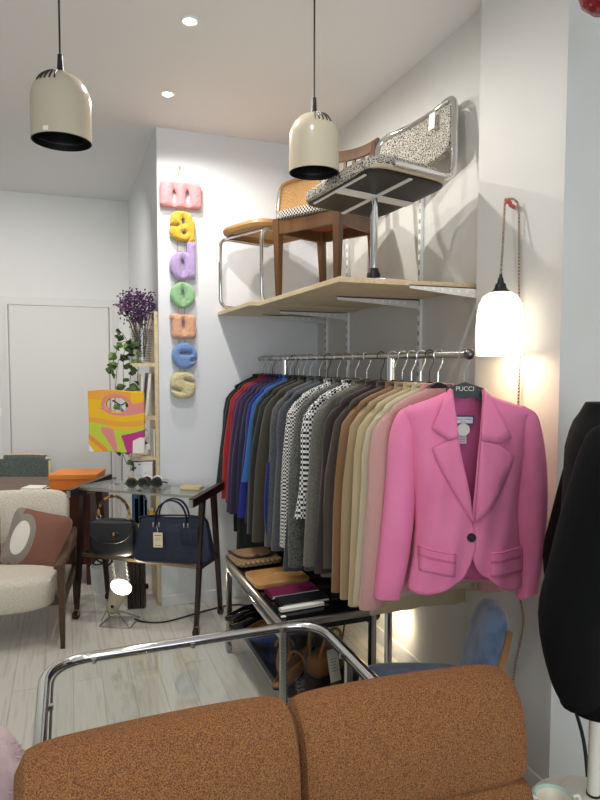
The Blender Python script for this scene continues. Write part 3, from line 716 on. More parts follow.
# ------------------------------------------------------------------ black and chrome display table under the rail
TX0, TX1, TY0, TY1, TZ = .80, 1.24, 2.36, 3.31, .54
M['blackglass'] = mat('black_glass_top', '#0d0b0b', .12)
t = thing('display_table', 'chrome framed black table with a lower shelf, under the clothes rail', 'table', ((TX0+TX1)/2, (TY0+TY1)/2, 0))
hx, hy = (TX1-TX0)/2, (TY1-TY0)/2
MB().box((0, 0, TZ-.012), (2*hx-.02, 2*hy-.02, .02)).build('table_top', M['blackglass'], t, smooth=False)
s = MB()
for sx in (-1, 1): s.box((sx*(hx-.006), 0, TZ-.014), (.012, 2*hy, .03), bev=.002)
for sy in (-1, 1): s.box((0, sy*(hy-.006), TZ-.014), (2*hx-.024, .012, .03), bev=.002)
s.build('top_frame', M['steel'], t)
s = MB()
for sx in (-1, 1): s.box((sx*(hx-.012), 0, TZ-.041), (.016, 2*hy-.05, .022))
for sy in (-1, 1): s.box((0, sy*(hy-.012), TZ-.041), (2*hx-.05, .016, .022))
s.build('apron', M['black'], t, smooth=False)
s = MB()
for sx in (-1, 1): s.box((sx*(hx-.012), 0, TZ-.065), (.022, 2*hy-.05, .024), bev=.002)
s.build('side_rail', M['chrome'], t)
for sx in (-1, 1):
    for sy in (-1, 1):
        lg = MB().box((sx*(hx-.0125), sy*(hy-.0125), (TZ-.03+.06)/2), (.024, .024, TZ-.03-.06), bev=.002).build('leg', M['steel'], t)
        MB().box((sx*(hx-.027), sy*(hy-.0125), (TZ-.03+.06)/2), (.006, .02, TZ-.1)).build('leg_inlay', M['black'], lg, smooth=False)
        s = MB().tube([(sx*(hx-.0125)-.011, sy*(hy-.0125), .03), (sx*(hx-.0125)+.011, sy*(hy-.0125), .03)], .03, 20); s.build('caster_wheel', M['dsteel'], lg)
MB().box((0, 0, .2), (2*hx-.05, 2*hy-.05, .014)).build('lower_shelf', M['blackglass'], t, smooth=False)
s = MB()
for sx in (-1, 1): s.box((sx*(hx-.03), 0, .197), (.01, 2*hy-.05, .026))
for sy in (-1, 1): s.box((0, sy*(hy-.018), .197), (2*hx-.05, .012, .026))
s.build('shelf_frame', M['steel'], t, smooth=False)

def book(x, y, z, w, d, h, m, rz, label, group='books and clutches on the black table', pages=True):
    t = thing('book', label, 'book', (x, y, z), rz, group)
    s = MB().box((0, 0, .0015), (w, d, .003)).box((0, 0, h-.0015), (w, d, .003)).box((-w/2+.0015, 0, h/2), (.003, d, h))
    s.build('cover', m, t, smooth=False)
    MB().box((.002, 0, h/2), (w-.008, d-.008, h-.006)).build('pages', M['paper'], t, smooth=False); return t
mono = mat('monogram_canvas', '#a98a64', .7, col2='#6b4f35', scale=75, kind='checker', fac=(.4, .6))
t = thing('clutch_bag', 'brown patterned canvas clutch with curved dark flap at the far end of the black table', 'handbag', (.93, 3.185, TZ+.002), R(3))
MB().sup((0, 0, .014), (.25, .24, .028), .3).build('bag_body', mono, t)
s = MB(); rings = []
fl = [(-.118, .12, .04)]
s.grid(lambda a, b: Vector((.11*(2*a-1)*(1-.25*b*b), .11-.17*b, .0295+.003*math.sin(a*PI))), 12, 8); s.build('flap', mono, t, solid=.004)
MB().tube(smoothpath([(-.112, .1, .031), (-.10, 0, .033), (-.07, -.055, .034), (0, -.066, .034), (.07, -.055, .034), (.10, 0, .033), (.112, .1, .031)]), .007, 8).build('flap_binding', mat('dark_brown_leather', '#2b1a12', .5), t)
MB().lathe([(.0, .006), (.012, .005), (.014, 0)], (0, -.04, .0325), 16).build('clasp', bpy.data.materials['dark_brown_leather'], t)
t = thing('clutch_bag', 'flat tan leather clutch with pale line pattern beside the patterned clutch', 'handbag', (.945, 2.845, TZ+.002), R(2))
MB().sup((0, 0, .014), (.275, .215, .028), .22).build('bag_body', M['tan'], t)
tl = MB()
for k in range(5):
    tl.tube(smoothpath([(-.08+.012*k, -.03+.012*k, .0285), (-.03, .02-.01*k, .029), (.02, -.01+.012*k, .029), (.085-.01*k, .025-.012*k, .0285)], 5), .0012, 5)
tl.build('embossed_line', mat('pale_tan_thread', '#d0ab74', .6), t)
book(.955, 2.655, TZ+.002,   .235, .10, .020, mat('magenta_cover', '#6d1242', .45), R(2), 'magenta covered book next to the tan clutch')
book(.965, 2.548, TZ+.002, .225, .095, .016, mat('black_cover', '#17181b', .4), R(2), 'black covered book between the magenta and the white edged one')
t = book(.935, 2.475, TZ+.002, .205, .03, .012, M['paper'], R(3), 'thin white pamphlet nearest the camera on the black table')
MB().box((.828, 2.41, TZ+.004), (.02, .014, .004)).build('sticker', M['paper'], None)
tag(bpy.data.objects['sticker.001'] if 'sticker.001' in bpy.data.objects else bpy.data.objects['sticker'], 'tiny white label in the near left corner of the black table top', 'label')

def shoe(loc, rz, m, label, heel=.02, L=.25, cat='shoe', group='shoes on the lower shelf of the black table', strap=False, ins=None):
    t = thing('shoe', label, cat, loc, rz, group)
    out = []
    for i in range(28):
        a = 2*PI*i/28; y = math.cos(a); w = .036+.009*y; out.append((w*math.sin(a)*(1-.18*max(0, -y)), L/2*y))
    so = lambda y: heel*max(0, (-y/L+.1))**.8*1.4 if y < .1*L else 0
    MB().loft([[Vector((x*k, y, so(y)+z)) for x, y in out] for z, k in ((0, .96), (.006, 1), (.012, .98))]).build('sole', M['black'] if m is not M['black'] else M['dsteel'], t)
    s = MB(); rings = []
    for k in range(6):
        q = k/5; rings.append([Vector((x*(1-.28*q**2), y*(1-.06*q) , so(y)+.012+ (.05 if y < .1*L else max(.006, .05*(1-(y-.1*L)/(.46*L))**1.1))*q)) for x, y in out])
    s.loft(rings, caps=False); s.build('upper', m, t, solid=.003)
    MB().loft([[Vector((x*.9, y*.95, so(y)+z)) for x, y in out] for z in (.013, .015)]).build('insole', ins or M['tan'], t)
    if heel > .015: MB().box((0, -L*.4, heel*.42), (.045, .05, heel*.9), bev=.004).build('heel', M['black'], t)
    if strap: MB().tube(arc((0, -.03, .04+heel*.6), .042, 0, 180, 12, 'xz'), .006, 6).build('strap', m, t)
    return t
M['patent'] = mat('black_patent', '#0c0c0e', .06)
M['blueshoe'] = mat('blue_suede', '#1e3a7c', .8); M['tanshoe'] = mat('tan_suede', '#9a6636', .6); M['bluegreyshoe'] = mat('blue_grey_leather', '#3f4c5e', .5)
SZ = .2075
shoe((.90, 3.215, SZ), R(75), M['patent'], 'glossy black patent shoe farthest back on the lower shelf', .03)
shoe((.90, 3.11, SZ), R(78), M['patent'], 'glossy black patent shoe second from the back on the lower shelf', .03)
shoe((.93, 3.0, SZ), R(76), M['tanshoe'], 'brown shoe behind the blue suede one on the lower shelf', .02)
shoe((.92, 2.87, SZ), R(40), M['blueshoe'], 'bright blue suede shoe at the left edge of the lower shelf', .03)
shoe((1.04, 2.88, SZ), R(30), M['bluegreyshoe'], 'blue grey leather shoe in the middle of the lower shelf, farther of two', .04)
shoe((1.03, 2.72, SZ), R(150), M['bluegreyshoe'], 'blue grey leather shoe in the middle of the lower shelf, nearer of two', .04)
shoe((.92, 2.66, SZ), R(160), M['tanshoe'], 'tan strap sandal at the left of the lower shelf, near the post', .05, strap=True)
shoe((.91, 2.52, SZ), R(120), M['tanshoe'], 'tan strap sandal nearest the table leg on the lower shelf', .05, strap=True)
# tan handles bag and a price card lying by the shoes
t = thing('handbag', 'tan leather bag with two looped handles on the lower shelf', 'handbag', (1.07, 2.53, SZ), R(25))
MB().sup((0, 0, .05), (.20, .10, .1), .5).build('bag_body', M['tanshoe'], t)
for sy in (-1, 1): MB().tube(smoothpath([(-.07, sy*.03, .09), (-.05, sy*.045, .18), (.0, sy*.05, .215), (.05, sy*.045, .18), (.07, sy*.03, .09)], 8), .007, 8).build('handle', M['tanshoe'], t)
t = thing('price_card', 'white price card with handwriting leaning against the tan bag', 'card', (1.075, 2.445, .2075), R(12))
MB().box((0, 0, .068), (.055, .002, .135), rot=Matrix.Rotation(R(-14), 3, 'X')).build('card', M['paper'], t, smooth=False)
s = MB()
for k in range(5): s.box((0, -.0022+(.095-.012*k-.068)*.25, .095-.012*k), (.034-.004*(k % 2), .0008, .002), rot=Matrix.Rotation(R(-14), 3, 'X'))
s.build('handwriting', mat('ink', '#6b6b74', .7), t, smooth=False)

# clamp lamp shining at the wall by the near right leg
t = thing('clamp_lamp', 'small black clamp lamp with a bulb, clipped to the right leg of the black table', 'lamp', (1.262, 2.80, .40))
MB().box((0, 0, .085), (.03, .05, .06), bev=.004).build('clamp', M['black'], t)
MB().tube(smoothpath([(0, .0, .06), (.02, .0, .02), (.10, .03, -.06), (.17, .03, -.09)]), .006, 8).build('arm', M['black'], t)
dirv = Vector((.9, .3, -.1)).normalized(); Mq = Vector((0, 0, 1)).rotation_difference(dirv).to_matrix()
MB().lathe([(.0, -.03), (.018, -.028), (.022, 0), (.034, .05), (.032, .05), (.018, .0)], (.18, .035, -.10), 20, Mq).build('lamp_head', M['black'], t)
MB().sup(Vector((.18, .035, -.10))+dirv*.045, (.045, .045, .045), 1, 14, 8).build('bulb', M['bulb_glow'], t)
MB().tube(smoothpath([(.0, -.0, .06), (.02, -.02, -.05), (.03, .05, -.24), (.06, .2, -.36), (.1, .5, -.392), (.2, .8, -.393)]), .004, 8).build('cable', M['black'], t)
sp = spot_light('clamp_light', (1.262+.18+.9*.08, 2.80+.035+.3*.08, .29), (1.65, 2.91, .26), 5, 150, .7, (1, .83, .55), .02)
sp.parent = t; sp.location = Vector(sp.location)-t.location
t = thing('extension_socket', 'black extension socket on the floor under the black table', 'socket', (1.15, 2.75, 0), R(20))
MB().box((0, 0, .02), (.06, .22, .04), bev=.008).build('socket_body', M['black'], t)
MB().tube(smoothpath([(0, .11, .02), (.02, .2, .008), (.12, .32, .006), (.1, .5, .006), (.18, .75, .006), (.14, 1.0, .006)]), .005, 8).build('cable', M['black'], t)
t = tag(MB().tube(smoothpath([(1.44, 2.5, .018), (1.40, 2.75, .014), (1.32, 2.95, .014), (1.36, 3.2, .014), (1.30, 3.5, .014), (1.34, 3.8, .014)], 8), .012, 10).build('hose', M['trim'], None), 'pale grey cable tube curling along the floor by the right wall', 'cable')

# ------------------------------------------------------------------ glass coffee table with chrome tube frame
CX0, CX1, CY0, CY1, CZ = -.09, .93, 1.60, 2.285, .555
t = thing('coffee_table', 'glass coffee table in a rounded chrome tube frame, behind the brown sofa', 'table', ((CX0+CX1)/2, (CY0+CY1)/2, 0))
ax, ay = (CX1-CX0)/2, (CY1-CY0)/2
fr = rounded([(-ax, -ay, CZ), (ax, -ay, CZ), (ax, ay, CZ), (-ax, ay, CZ)], .16, 10, True)
MB().tube(fr, .0195, 14, loop=True).build('tube_frame', M['chrome'], t)
gl = rounded([(-ax+.026, -ay+.026, 0), (ax-.026, -ay+.026, 0), (ax-.026, ay-.026, 0), (-ax+.026, ay-.026, 0)], .135, 10, True)
MB().loft([[Vector((p.x, p.y, CZ-.006)) for p in gl], [Vector((p.x, p.y, CZ+.002)) for p in gl]]).build('glass_top', M['glass'], t, smooth=False)
MB().tube([Vector((p.x, p.y, CZ-.002)) for p in gl], .004, 6, loop=True).build('glass_rim', M['black'], t)
s = None
for x, y in ((-ax+.024, .05), (ax-.024, .05), (-.35, ay-.024), (.0, ay-.024), (.35, ay-.024), (-ax+.024, -.2), (ax-.024, -.2)):
    MB().lathe([(.0, -.01), (.009, -.01), (.009, .006), (.0, .006)], (x, y, CZ-.002), 12).build('glass_clip', M['steel'], t)
for sx in (-1, 1):
    MB().tube(rounded([(sx*(ax-.0), -ay+.17, CZ-.015), (sx*(ax-.0), -ay+.17, .02), (sx*ax, ay-.30, .02), (sx*ax, ay-.30, CZ-.015)], .05, 6), .015, 12).build('leg_loop', M['chrome'], t)

# ------------------------------------------------------------------ brown tweed sofa facing the camera side
SO = thing('sofa', 'brown tweed two seat sofa seen over its back cushions at the bottom of the photo', 'sofa', (.5, 1.03, 0))
def back_cushion(x0, x1, dx_rot, dz=0, name='back_cushion'):
    cx, w = (x0+x1)/2, x1-x0
    s = MB(); n = 30; rings = []
    prof = [(-.10, .568), (-.118, .59), (-.118, .64), (-.11, .70), (-.085, .765), (-.04, .80), (.015, .81), (.06, .795), (.085, .755), (.095, .69), (.095, .63), (.085, .575), (.0, .56)]
    pr = smoothpath(prof+[prof[0]], 3)[:-1]
    cy_, cz_ = -.01, .685
    for i in range(n+1):
        k = -1+2*i/n; e = (1-abs(k)**12)**.45 if abs(k) < 1 else 0
        e = max(.0, e); sc_ = .35+.65*e if abs(k) < 1 else .35
        bul = .010*(1-k*k)
        ring = [Vector((k*w/2, cy_+(y-cy_)*sc_, cz_+(z-cz_)*(.75+.25*e if abs(k) < .999 else .7)+ (bul if y > -.05 else 0))) for y, _, z in [(p.x, 0, p.y) for p in [Vector((q[0], q[1])) for q in pr]]]
        rings.append(ring)
    s.loft(rings)
    return s.build(name, M['sofa'], SO, (cx-.5, .305, dz), dx_rot)
def smooth2(prof, n): pass
_sp = smoothpath
def smoothpath(pts, n=6): return _sp([(*p, 0) if len(p) == 2 else p for p in pts], n)
BL = back_cushion(-.115, .485, R(1)); BR = back_cushion(.477, 1.092, R(-4), -.016)
def lower(x0, x1, rz, dz):
    return MB().sup((0, 0, 0), (x1-x0, .2, .34), .3, 40, 16).build('lumbar_cushion', M['sofa'], SO, ((x0+x1)/2-.5, .275, .40+dz), rz)
lower(-.115, .485, R(1), 0); lower(.477, 1.10, R(-4), -.004)
MB().tube([(-.30, .19, .565), (.28, .188, .568)], .007, 6).build('seam_piping', M['piping'], SO, (-.315+.0, .0, 0), 0)
MB().sup((0, .425, .35), (1.22, .09, .66), .25, 30, 12).build('sofa_back', M['sofa'], SO)
for x in (-.31, .31): MB().sup((x, -.06, .32), (.60, .62, .18), .3, 30, 12).build('seat_cushion', M['sofa'], SO)
MB().box((0, -.02, .17), (1.2, .7, .12), bev=.02).build('base', M['sofa'], SO)
for sx in (-1, 1):
    for y in (-.32, .4): MB().lathe([(.018, 0), (.024, .11)], (sx*.54, y, 0), 14, caps=True).build('leg', M['walnut'], SO)

# ------------------------------------------------------------------ blue velvet chair between the sofa and the pier
M['velvet'] = mat('blue_velvet', '#6a7e9e', .95, col2='#526885', scale=14, sheen=.6, bump=.15, bscale=40)
t = thing('lounge_chair', 'blue velvet chair with a wooden frame in front of the pier', 'chair', (1.185, 1.85, 0), R(68))
MB().sup((-.0, .035, .435), (.30, .43, .11), .5).build('seat_cushion', M['velvet'], t)
MB().sup((0, -.185, .60), (.22, .095, .33), .6, 30, 16, rot=Matrix.Rotation(R(14), 3, 'X')).build('back_cushion', M['velvet'], t)
for sx in (-1, 1):
    MB().bar((sx*.13, .15, 0), (sx*.12, .13, .39), (.022, .035), (.022, .035)).build('leg', M['bent'], t, smooth=False)
    s = MB(); s.bar((sx*.13, -.17, 0), (sx*.12, -.16, .39), (.022, .035), (.022, .035)); s.bar((sx*.12, -.16, .37), (sx*.09, -.245, .70), (.035, .022), (.035, .022)); s.build('leg', M['bent'], t, smooth=False)
    MB().bar((sx*.12, .14, .365), (sx*.12, -.15, .365), .022, .04).build('seat_rail', M['bent'], t, smooth=False)

# ------------------------------------------------------------------ plinth with cup, stand and black coat at the right edge
M['plinthm'] = mat('cream_lacquer', '#e6e0d0', .35)
t = thing('plinth', 'low round cream plinth at the lower right corner carrying the cup', 'plinth', (1.325, 1.255, 0))
MB().lathe([(.0, 0), (.165, 0), (.17, .01), (.17, .355), (.16, .37), (.0, .37)], n=48).build('drum', M['plinthm'], t)
t = thing('cup', 'pale green and cream tea cup with a spoon, at the bottom right', 'cup', (1.222, 1.285, .371), R(0))
MB().lathe([(.0, .004), (.022, .004), (.024, 0), (.027, .004), (.042, .022), (.05, .05), (.0515, .054), (.049, .053), (.0465, .045)], n=36).build('cup_outside', mat('mint_glaze', '#bcd8c6', .25), t)
MB().lathe([(.0465, .045), (.04, .024), (.026, .01), (.0, .009)], n=36).build('cup_inside', mat('cream_glaze', '#efe6d2', .3), t)
MB().tube(smoothpath([(-.046, .012, .05), (-.066, .016, .062), (-.078, .018, .07)], 5), .005, 8).build('spoon', M['plinthm'], t)
MB().tube(smoothpath([(.046, -.012, .048), (.066, -.016, .05), (.07, -.017, .035), (.05, -.012, .022)], 5), .005, 8).build('cup_handle', M['plinthm'], t)
t = thing('coat_stand', 'white pole of the dress stand under the black coat', 'stand', (1.372, 1.295, .371))
MB().lathe([(.0, 0), (.085, 0), (.085, .008), (.03, .014), (.0, .014)], n=40).build('disc_base', M['plinthm'], t)
MB().lathe([(.0195, .014), (.0195, .02)], n=24, caps=True).build('rubber_ring', M['black'], t)
MB().tube([(0, 0, .015), (0, 0, 1.06)], .0175, 20).build('pole', M['plinthm'], t)
MB().sup((0, 0, 1.07), (.05, .05, .05), 1, 16, 10).build('neck_cap', M['white'], t)
M['blackcoat'] = mat('black_wool_coat', '#050506', .95, col2='#070708', scale=60, bump=.2, bscale=120, spec=.2)
t = thing('coat', 'long black coat on the stand, cut by the right edge of the photo', 'coat', (1.37, 1.30, 1.495), R(47))
rings = []
for z, a, b in ((0, .05, .045), (-.03, .085, .06), (-.055, .15, .075), (-.085, .2, .085), (-.13, .215, .095), (-.3, .205, .1), (-.45, .2, .095), (-.62, .215, .10), (-.73, .222, .10), (-.79, .205, .092), (-.82, .15, .08)):
    rings.append([Vector((a*math.copysign(abs(math.cos(2*PI*j/36))**.8, math.cos(2*PI*j/36)), b*math.copysign(abs(math.sin(2*PI*j/36))**.8, math.sin(2*PI*j/36)), z)) for j in range(36)])
MB().loft(rings).build('body', M['blackcoat'], t)
for sx in (-1, 1):
    pts = smoothpath([(sx*.17, 0, -.085), (sx*.215, .0, -.12), (sx*.245, .02, -.24), (sx*.262, .05, -.4), (sx*.26, .075, -.52), (sx*.24, .06, -.66), (sx*.22, .045, -.73)], 4)
    k = len(pts); MB().tube(pts, [.05+.03*math.sin(PI*min(1, i/k*1.1)) for i in range(k)], 16).build('sleeve', M['blackcoat'], t)
t = tag(MB().tube(smoothpath([(1.52, 1.44, .005), (1.53, 1.46, .2), (1.58, 1.54, .36), (1.645, 1.68, .45), (1.655, 1.70, .46)], 8), .006, 8).build('power_cord', M['black'], None), 'black cord slanting to the pier behind the white pole', 'cable')
t = thing('pendant_lamp', 'dark red round pendant just touching the top right corner of the photo', 'pendant lamp', (1.43, 1.40, 2.655))
M['redglass'] = mat('dark_red_gloss', '#7d0f1e', .2)
MB().lathe([(.0, -.07), (.03, -.066), (.058, -.04), (.07, 0), (.058, .04), (.03, .066), (.012, .072), (.012, .09), (.0, .09)], n=32).build('globe', M['redglass'], t)
MB().tube([(0, 0, .085), (0, 0, ZC-2.655)], .0035, 8).build('cord', M['black'], t)

# ------------------------------------------------------------------ pale pink fluffy stool, lower left
M['fluff'] = mat('pink_faux_fur', '#d8bfc0', 1, col2='#c9abae', scale=16, sheen=.5)
t = thing('fluffy_stool', 'pale pink fluffy stool at the lower left corner', 'stool', (-.325, 1.80, 0))
rf = random.Random(2); s = MB()
C_ = Vector((0, 0, .43)); dd = (.20, .20, .21)
s.sup(C_, (2*dd[0], 2*dd[1], 2*dd[2]), .85, 40, 24, fn=lambda p: p*(1+.03*noise.noise(p*28)))
for i in range(3000):
    v = Vector((rf.gauss(0, 1), rf.gauss(0, 1), rf.gauss(0, 1))).normalized(); p = Vector((v.x*dd[0], v.y*dd[1], v.z*dd[2]))*.98
    d_ = (v+Vector((rf.uniform(-.6, .6), rf.uniform(-.6, .6), rf.uniform(-.8, .2)))).normalized()
    s.tube([C_+p, C_+p+d_*.014, C_+p+d_*.024+Vector((0, 0, -.004))], [.0035, .0026, .0006], 4)
s.build('fur_seat', M['fluff'], t)
for a in (0, 120, 240): MB().bar((.13*math.cos(R(a)), .13*math.sin(R(a)), 0), (.09*math.cos(R(a)), .09*math.sin(R(a)), .27), (.02, .03), (.02, .03)).build('leg', M['bent'], t)
# ------------------------------------------------------------------ bar cart by the alcove wall
BC = thing('bar_cart', 'dark wood bar cart on casters with a glass top, by the alcove wall', 'cart', (.47, 3.935, 0), R(-37.9))
def cart_frame(xx):
    s = 1 if xx > 0 else -1
    MB().bar((xx, -.215, .80), (xx, .215, .825), .03, .05).build('handle_bar', M['rosewood'], BC, smooth=False)
    MB().bar((xx, -.224, .80), (xx, -.216, .80), .024, .04).build('bar_end', M['steel'], BC, smooth=False)
    for sy in (-1, 1):
        lg = MB().bar((xx, sy*.165, .06), (xx, sy*.075, .80), (.022, .03), (.026, .036), up=(0, 1, 0)).build('leg', M['rosewood'], BC, smooth=False)
        MB().tube([(xx-.012, sy*.172, .026), (xx+.012, sy*.172, .026)], .026, 18).build('caster_wheel', M['rosewood'], lg)
        MB().tube([(xx-.016, sy*.172, .026), (xx-.016, sy*.166, .058), (xx+.016, sy*.166, .058), (xx+.016, sy*.172, .026)], .005, 6).build('caster_fork', M['brass'], lg)
    MB().bar((xx, -.115, .395), (xx, .115, .395), .02, .026).build('side_stretcher', M['rosewood'], BC, smooth=False)
cart_frame(.40); cart_frame(-.43)
MB().box((-.015, 0, .83), (.80, .30, .007), bev=.002).build('glass_top', M['glass'], BC, smooth=False)
s = MB()
for sy in (-1, 1): s.bar((-.43, sy*.135, .818), (.40, sy*.135, .818), .010, .014)
s.build('top_rail', M['steel'], BC, smooth=False)
s = MB()
for sy in (-1, 1): s.bar((-.43, sy*.115, .395), (.40, sy*.115, .395), .014, .02)
s.build('lower_rail', mat('bronzed_rail', '#8a7a62', .35, .8), BC, smooth=False)
MB().box((-.015, 0, .407), (.80, .225, .006)).build('lower_shelf', M['glass'], BC, smooth=False)
ZB = .411
# navy bag
M['navy'] = mat('navy_leather', '#141c38', .55, col2='#101830', scale=30, bump=.15, bscale=90)
t = thing('handbag', 'large navy blue leather bag with a cream tag on the cart', 'handbag', (.585, 3.715, ZB), R(-26))
MB().sup((0, 0, .142), (.50, .13, .285), .26, 40, 20, fn=lambda p: Vector((p.x*(1-.20*(p.z+.142)/.285)+.0, p.y*(1-.65*max(0, (p.z+.142)/.285)), p.z+.0-.018*math.cos(p.x*6)*(1 if p.z > .1 else 0)))).build('bag_body', M['navy'], t)
MB().tube(smoothpath([(-.215, -.012, .268), (-.1, -.02, .282), (.1, -.02, .285), (.195, -.012, .272)], 6), .005, 8).build('zip_edge', mat('dark_navy', '#10182f', .5), t)
for sy in (-1, 1): MB().tube(smoothpath([(-.105, sy*.03, .22), (-.10, sy*.03, .29), (-.075, sy*.03, .345), (-.02, sy*.028, .375), (.04, sy*.028, .36), (.075, sy*.03, .31), (.085, sy*.03, .25)], 6), .011, 8, flat=(1, .5)).build('handle', M['navy'], t)
for x in (-.11, -.075, .075, .1): MB().box((x, -.056, .235), (.008, .008, .028), bev=.003).build('buckle', M['steel'], t)
MB().box((.11, -.055, .17), (.10, .006, .10), bev=.002).build('patch_pocket', M['navy'], t)
tg = MB().box((-.075, -.078, .15), (.056, .003, .088)).build('hang_tag', mat('cream_card', '#e6d9b4', .7), t, smooth=False)
s = MB().box((-.075, -.0798, .178), (.04, .0006, .005)).box((-.075, -.0798, .158), (.03, .0006, .002)).box((-.075, -.0798, .150), (.03, .0006, .002)).box((-.075, -.0798, .118), (.034, .0006, .003)); s.build('tag_print', mat('brown_ink', '#8a7a55', .7), tg, smooth=False)
MB().tube([(-.075, -.078, .194), (-.09, -.058, .235)], .0012, 5).build('tag_string', M['steel'], t)
# black bamboo handle bag
M['blackleather'] = mat('black_leather', '#15171a', .42, bump=.1, bscale=60)
t = thing('handbag', 'black leather flap bag with an arched bamboo handle on the cart', 'handbag', (.255, 3.965, ZB), R(-26))
MB().sup((0, 0, .115), (.31, .13, .23), .45, 36, 18, fn=lambda p: Vector((p.x*(1-.06*(p.z+.1)/.2), p.y*(1-.3*max(0, p.z)/.1), p.z))).build('bag_body', M['blackleather'], t)
s = MB().grid(lambda a, b: Vector((.140*(2*a-1)*(1-.1*b), -.05-.016*math.sin(b*PI*.5)-.008*(1-(2*a-1)**2), .222-(.125)*b*(1-.45*abs(2*a-1)**3))), 20, 10); s.build('flap', M['blackleather'], t, solid=.006)
MB().tube([Vector((.141*(2*a-1)*.9, -.066-.008*(1-(2*a-1)**2), .222-.125*(1-.45*abs(2*a-1)**3))) for a in [i/24 for i in range(25)]], .005, 6).build('flap_piping', M['black'], t)
bam = mat('bamboo', '#3b2412', .35, col2='#b98a4a', scale=26, fac=(.5, .56))
hp = [Vector((.098*math.cos(R(a)), 0, .25+.12*math.sin(R(a)))) for a in range(0, 181, 6)]
MB().tube(hp, [.0085+.002*(1 if i % 4 == 0 else 0) for i in range(len(hp))], 10).build('bamboo_handle', bam, t)
for sx in (-1, 1): MB().tube(arc((sx*.098, 0, .238), .014, 0, 360, 14, 'xz')[:-1], .003, 6, loop=True).build('handle_ring', M['steel'], t)
MB().tube([(.03, -.082, .12), (.03, -.084, .165)], .006, 8).build('bamboo_clasp', bam, t)
MB().lathe([(.0, .004), (.02, .004), (.022, 0)], (.03, -.074, .143), 18, Matrix.Rotation(R(90), 3, 'X') @ Matrix.Diagonal((1.7, 1, 1))).build('clasp_plate', M['blackleather'], t)
ch = tag(MB().tube([Vector((.235+.005*math.sin(i*2.2)+.001*i, 3.835-.0008*i, ZB-.005-.0085*i)) for i in range(20)], .0042, 6).build('chain_strap', mat('white_chain', '#e5e2da', .4), None), 'white chain strap hanging below the black bag', 'strap')
ch2 = dup(ch); ch2.location = (.075, -.03, 0); ch2['label'] = 'white chain strap hanging below the gap between the two bags'
# things on the glass top
ZT = .8345
def sunglasses(x, y, rz, m, label):
    t = thing('sunglasses', label, 'sunglasses', (x, y, ZT), rz, 'sunglasses on the cart')
    for sx in (-1, 1):
        ring = [Vector((sx*.034+.030*math.cos(2*PI*i/24), 0, .028+.026*math.sin(2*PI*i/24))) for i in range(24)]
        MB().tube(ring, .0065, 8, loop=True).build('frame', m, t)
        MB().lathe([(.0, .001), (.027, 0), (.027, -.002), (.0, -.001)], (sx*.034, 0, .028), 20, Matrix.Rotation(R(90), 3, 'X')).build('lens', mat_dark, t)
        MB().bar((sx*.064, 0, .034), (sx*.066, .12, .006), .004, .009).build('temple', m, t, smooth=False)
    return t
mat_dark = mat('dark_lens', '#1b1f18', .08)
sunglasses(.395, 3.925, R(-15), mat('olive_acetate', '#39402a', .25), 'olive sunglasses at the left of the row on the glass cart')
sunglasses(.475, 3.90, R(-25), M['black'], 'black sunglasses in the middle of the row on the glass cart')
sunglasses(.495, 3.985, R(-30), mat('white_acetate', '#eeeae2', .3), 'white framed sunglasses at the right of the row on the glass cart')
t = thing('display_box', 'clear acrylic riser under the sunglasses on the cart', 'box', (.50, 3.83, ZT), R(-37))
MB().box((0, 0, .012), (.16, .07, .024), bev=.003).build('riser', M['glass_thin'], t, smooth=False)
t = thing('wallet', 'flat beige leather wallet on the right of the glass cart top', 'wallet', (.70, 3.755, ZT), R(-30))
MB().sup((0, 0, .009), (.13, .09, .018), .25).build('wallet_body', mat('beige_leather', '#cdb98c', .6), t)
MB().box((0, -.02, .0185), (.126, .035, .002), bev=.0005).build('wallet_flap', mat('beige_leather_flap', '#c4ae80', .6), t)

# tote bag on a slim stand
TO = thing('tote_bag', 'flat yellow, orange, lime and pink swirl patterned bag hung above the cart', 'handbag', (.285, 4.09, 1.035), R(-23.5))
cols = [mat('print_'+n, c, .6) for n, c in (('yellow', '#f2bb1c'), ('amber', '#eda53c'), ('orange', '#e98f45'), ('pink', '#e08a86'), ('lime', '#c4cf3e'), ('magenta', '#b8327f'), ('white', '#ece6dd'), ('line', '#8a5a2a'))]
def tote_col(u_, v_):     # u left to right, v bottom to top
    x, y = u_, 1-v_
    if abs(((x-.52)/.245)**2+((y-.235)/.15)**2-1) < .36 and ((x-.52)/.245)**2+((y-.235)/.15)**2 > .8: return 3
    w1 = .22+.10*math.sin(x*3.0-.3)
    if y < .14+.10*x*(1-x): return 1 if x < .78 else 0
    if x > .6 and abs(y-(.33-.10*(x-.6)*2)) < .085: return 3
    if x < .42 and x > .16 and abs(y-(.29+.10*(x-.15)*2)) < .03*(x-.14)*5: return 3
    b1 = .30+.28*math.sin(x*PI*.62+.25)*.65
    if y < .24+.13*math.sin(x*2.6): return 0
    if y < .40+.10*math.sin(x*2.4+.2): return 0
    if y < .50+.08*math.sin(x*2.6+.1): return 1
    if y < .54+.09*math.sin(x*2.9): return 0 if x > .35 else 4
    # lower half
    if x < .10 and y > .86+x*1.2: return 6
    if x < .34 and y > .66+.75*x+.04: return 2 if y < .78+.8*x else 0
    if .22 < x < .52 and y > .60+.0*(x) and y < .6+1.35*(x-.18) and x < .46+.25*(y-.68): return 3
    if x > .80 and y > .74+(1-x)*-.0 and y > .70+.55*abs(x-1.0)*.9 and x > .78+.1*abs(y-.84): return 6
    if x > .55+.0 and y > .88-.28*x and x > .28+.42*y: return 5 if y > .885-.27*x else 4
    return 4
tw, th_ = .356, .392
def hole(u_, v_): return ((u_-.52)/.225)**2+((1-v_-.235)/.13)**2 < .80
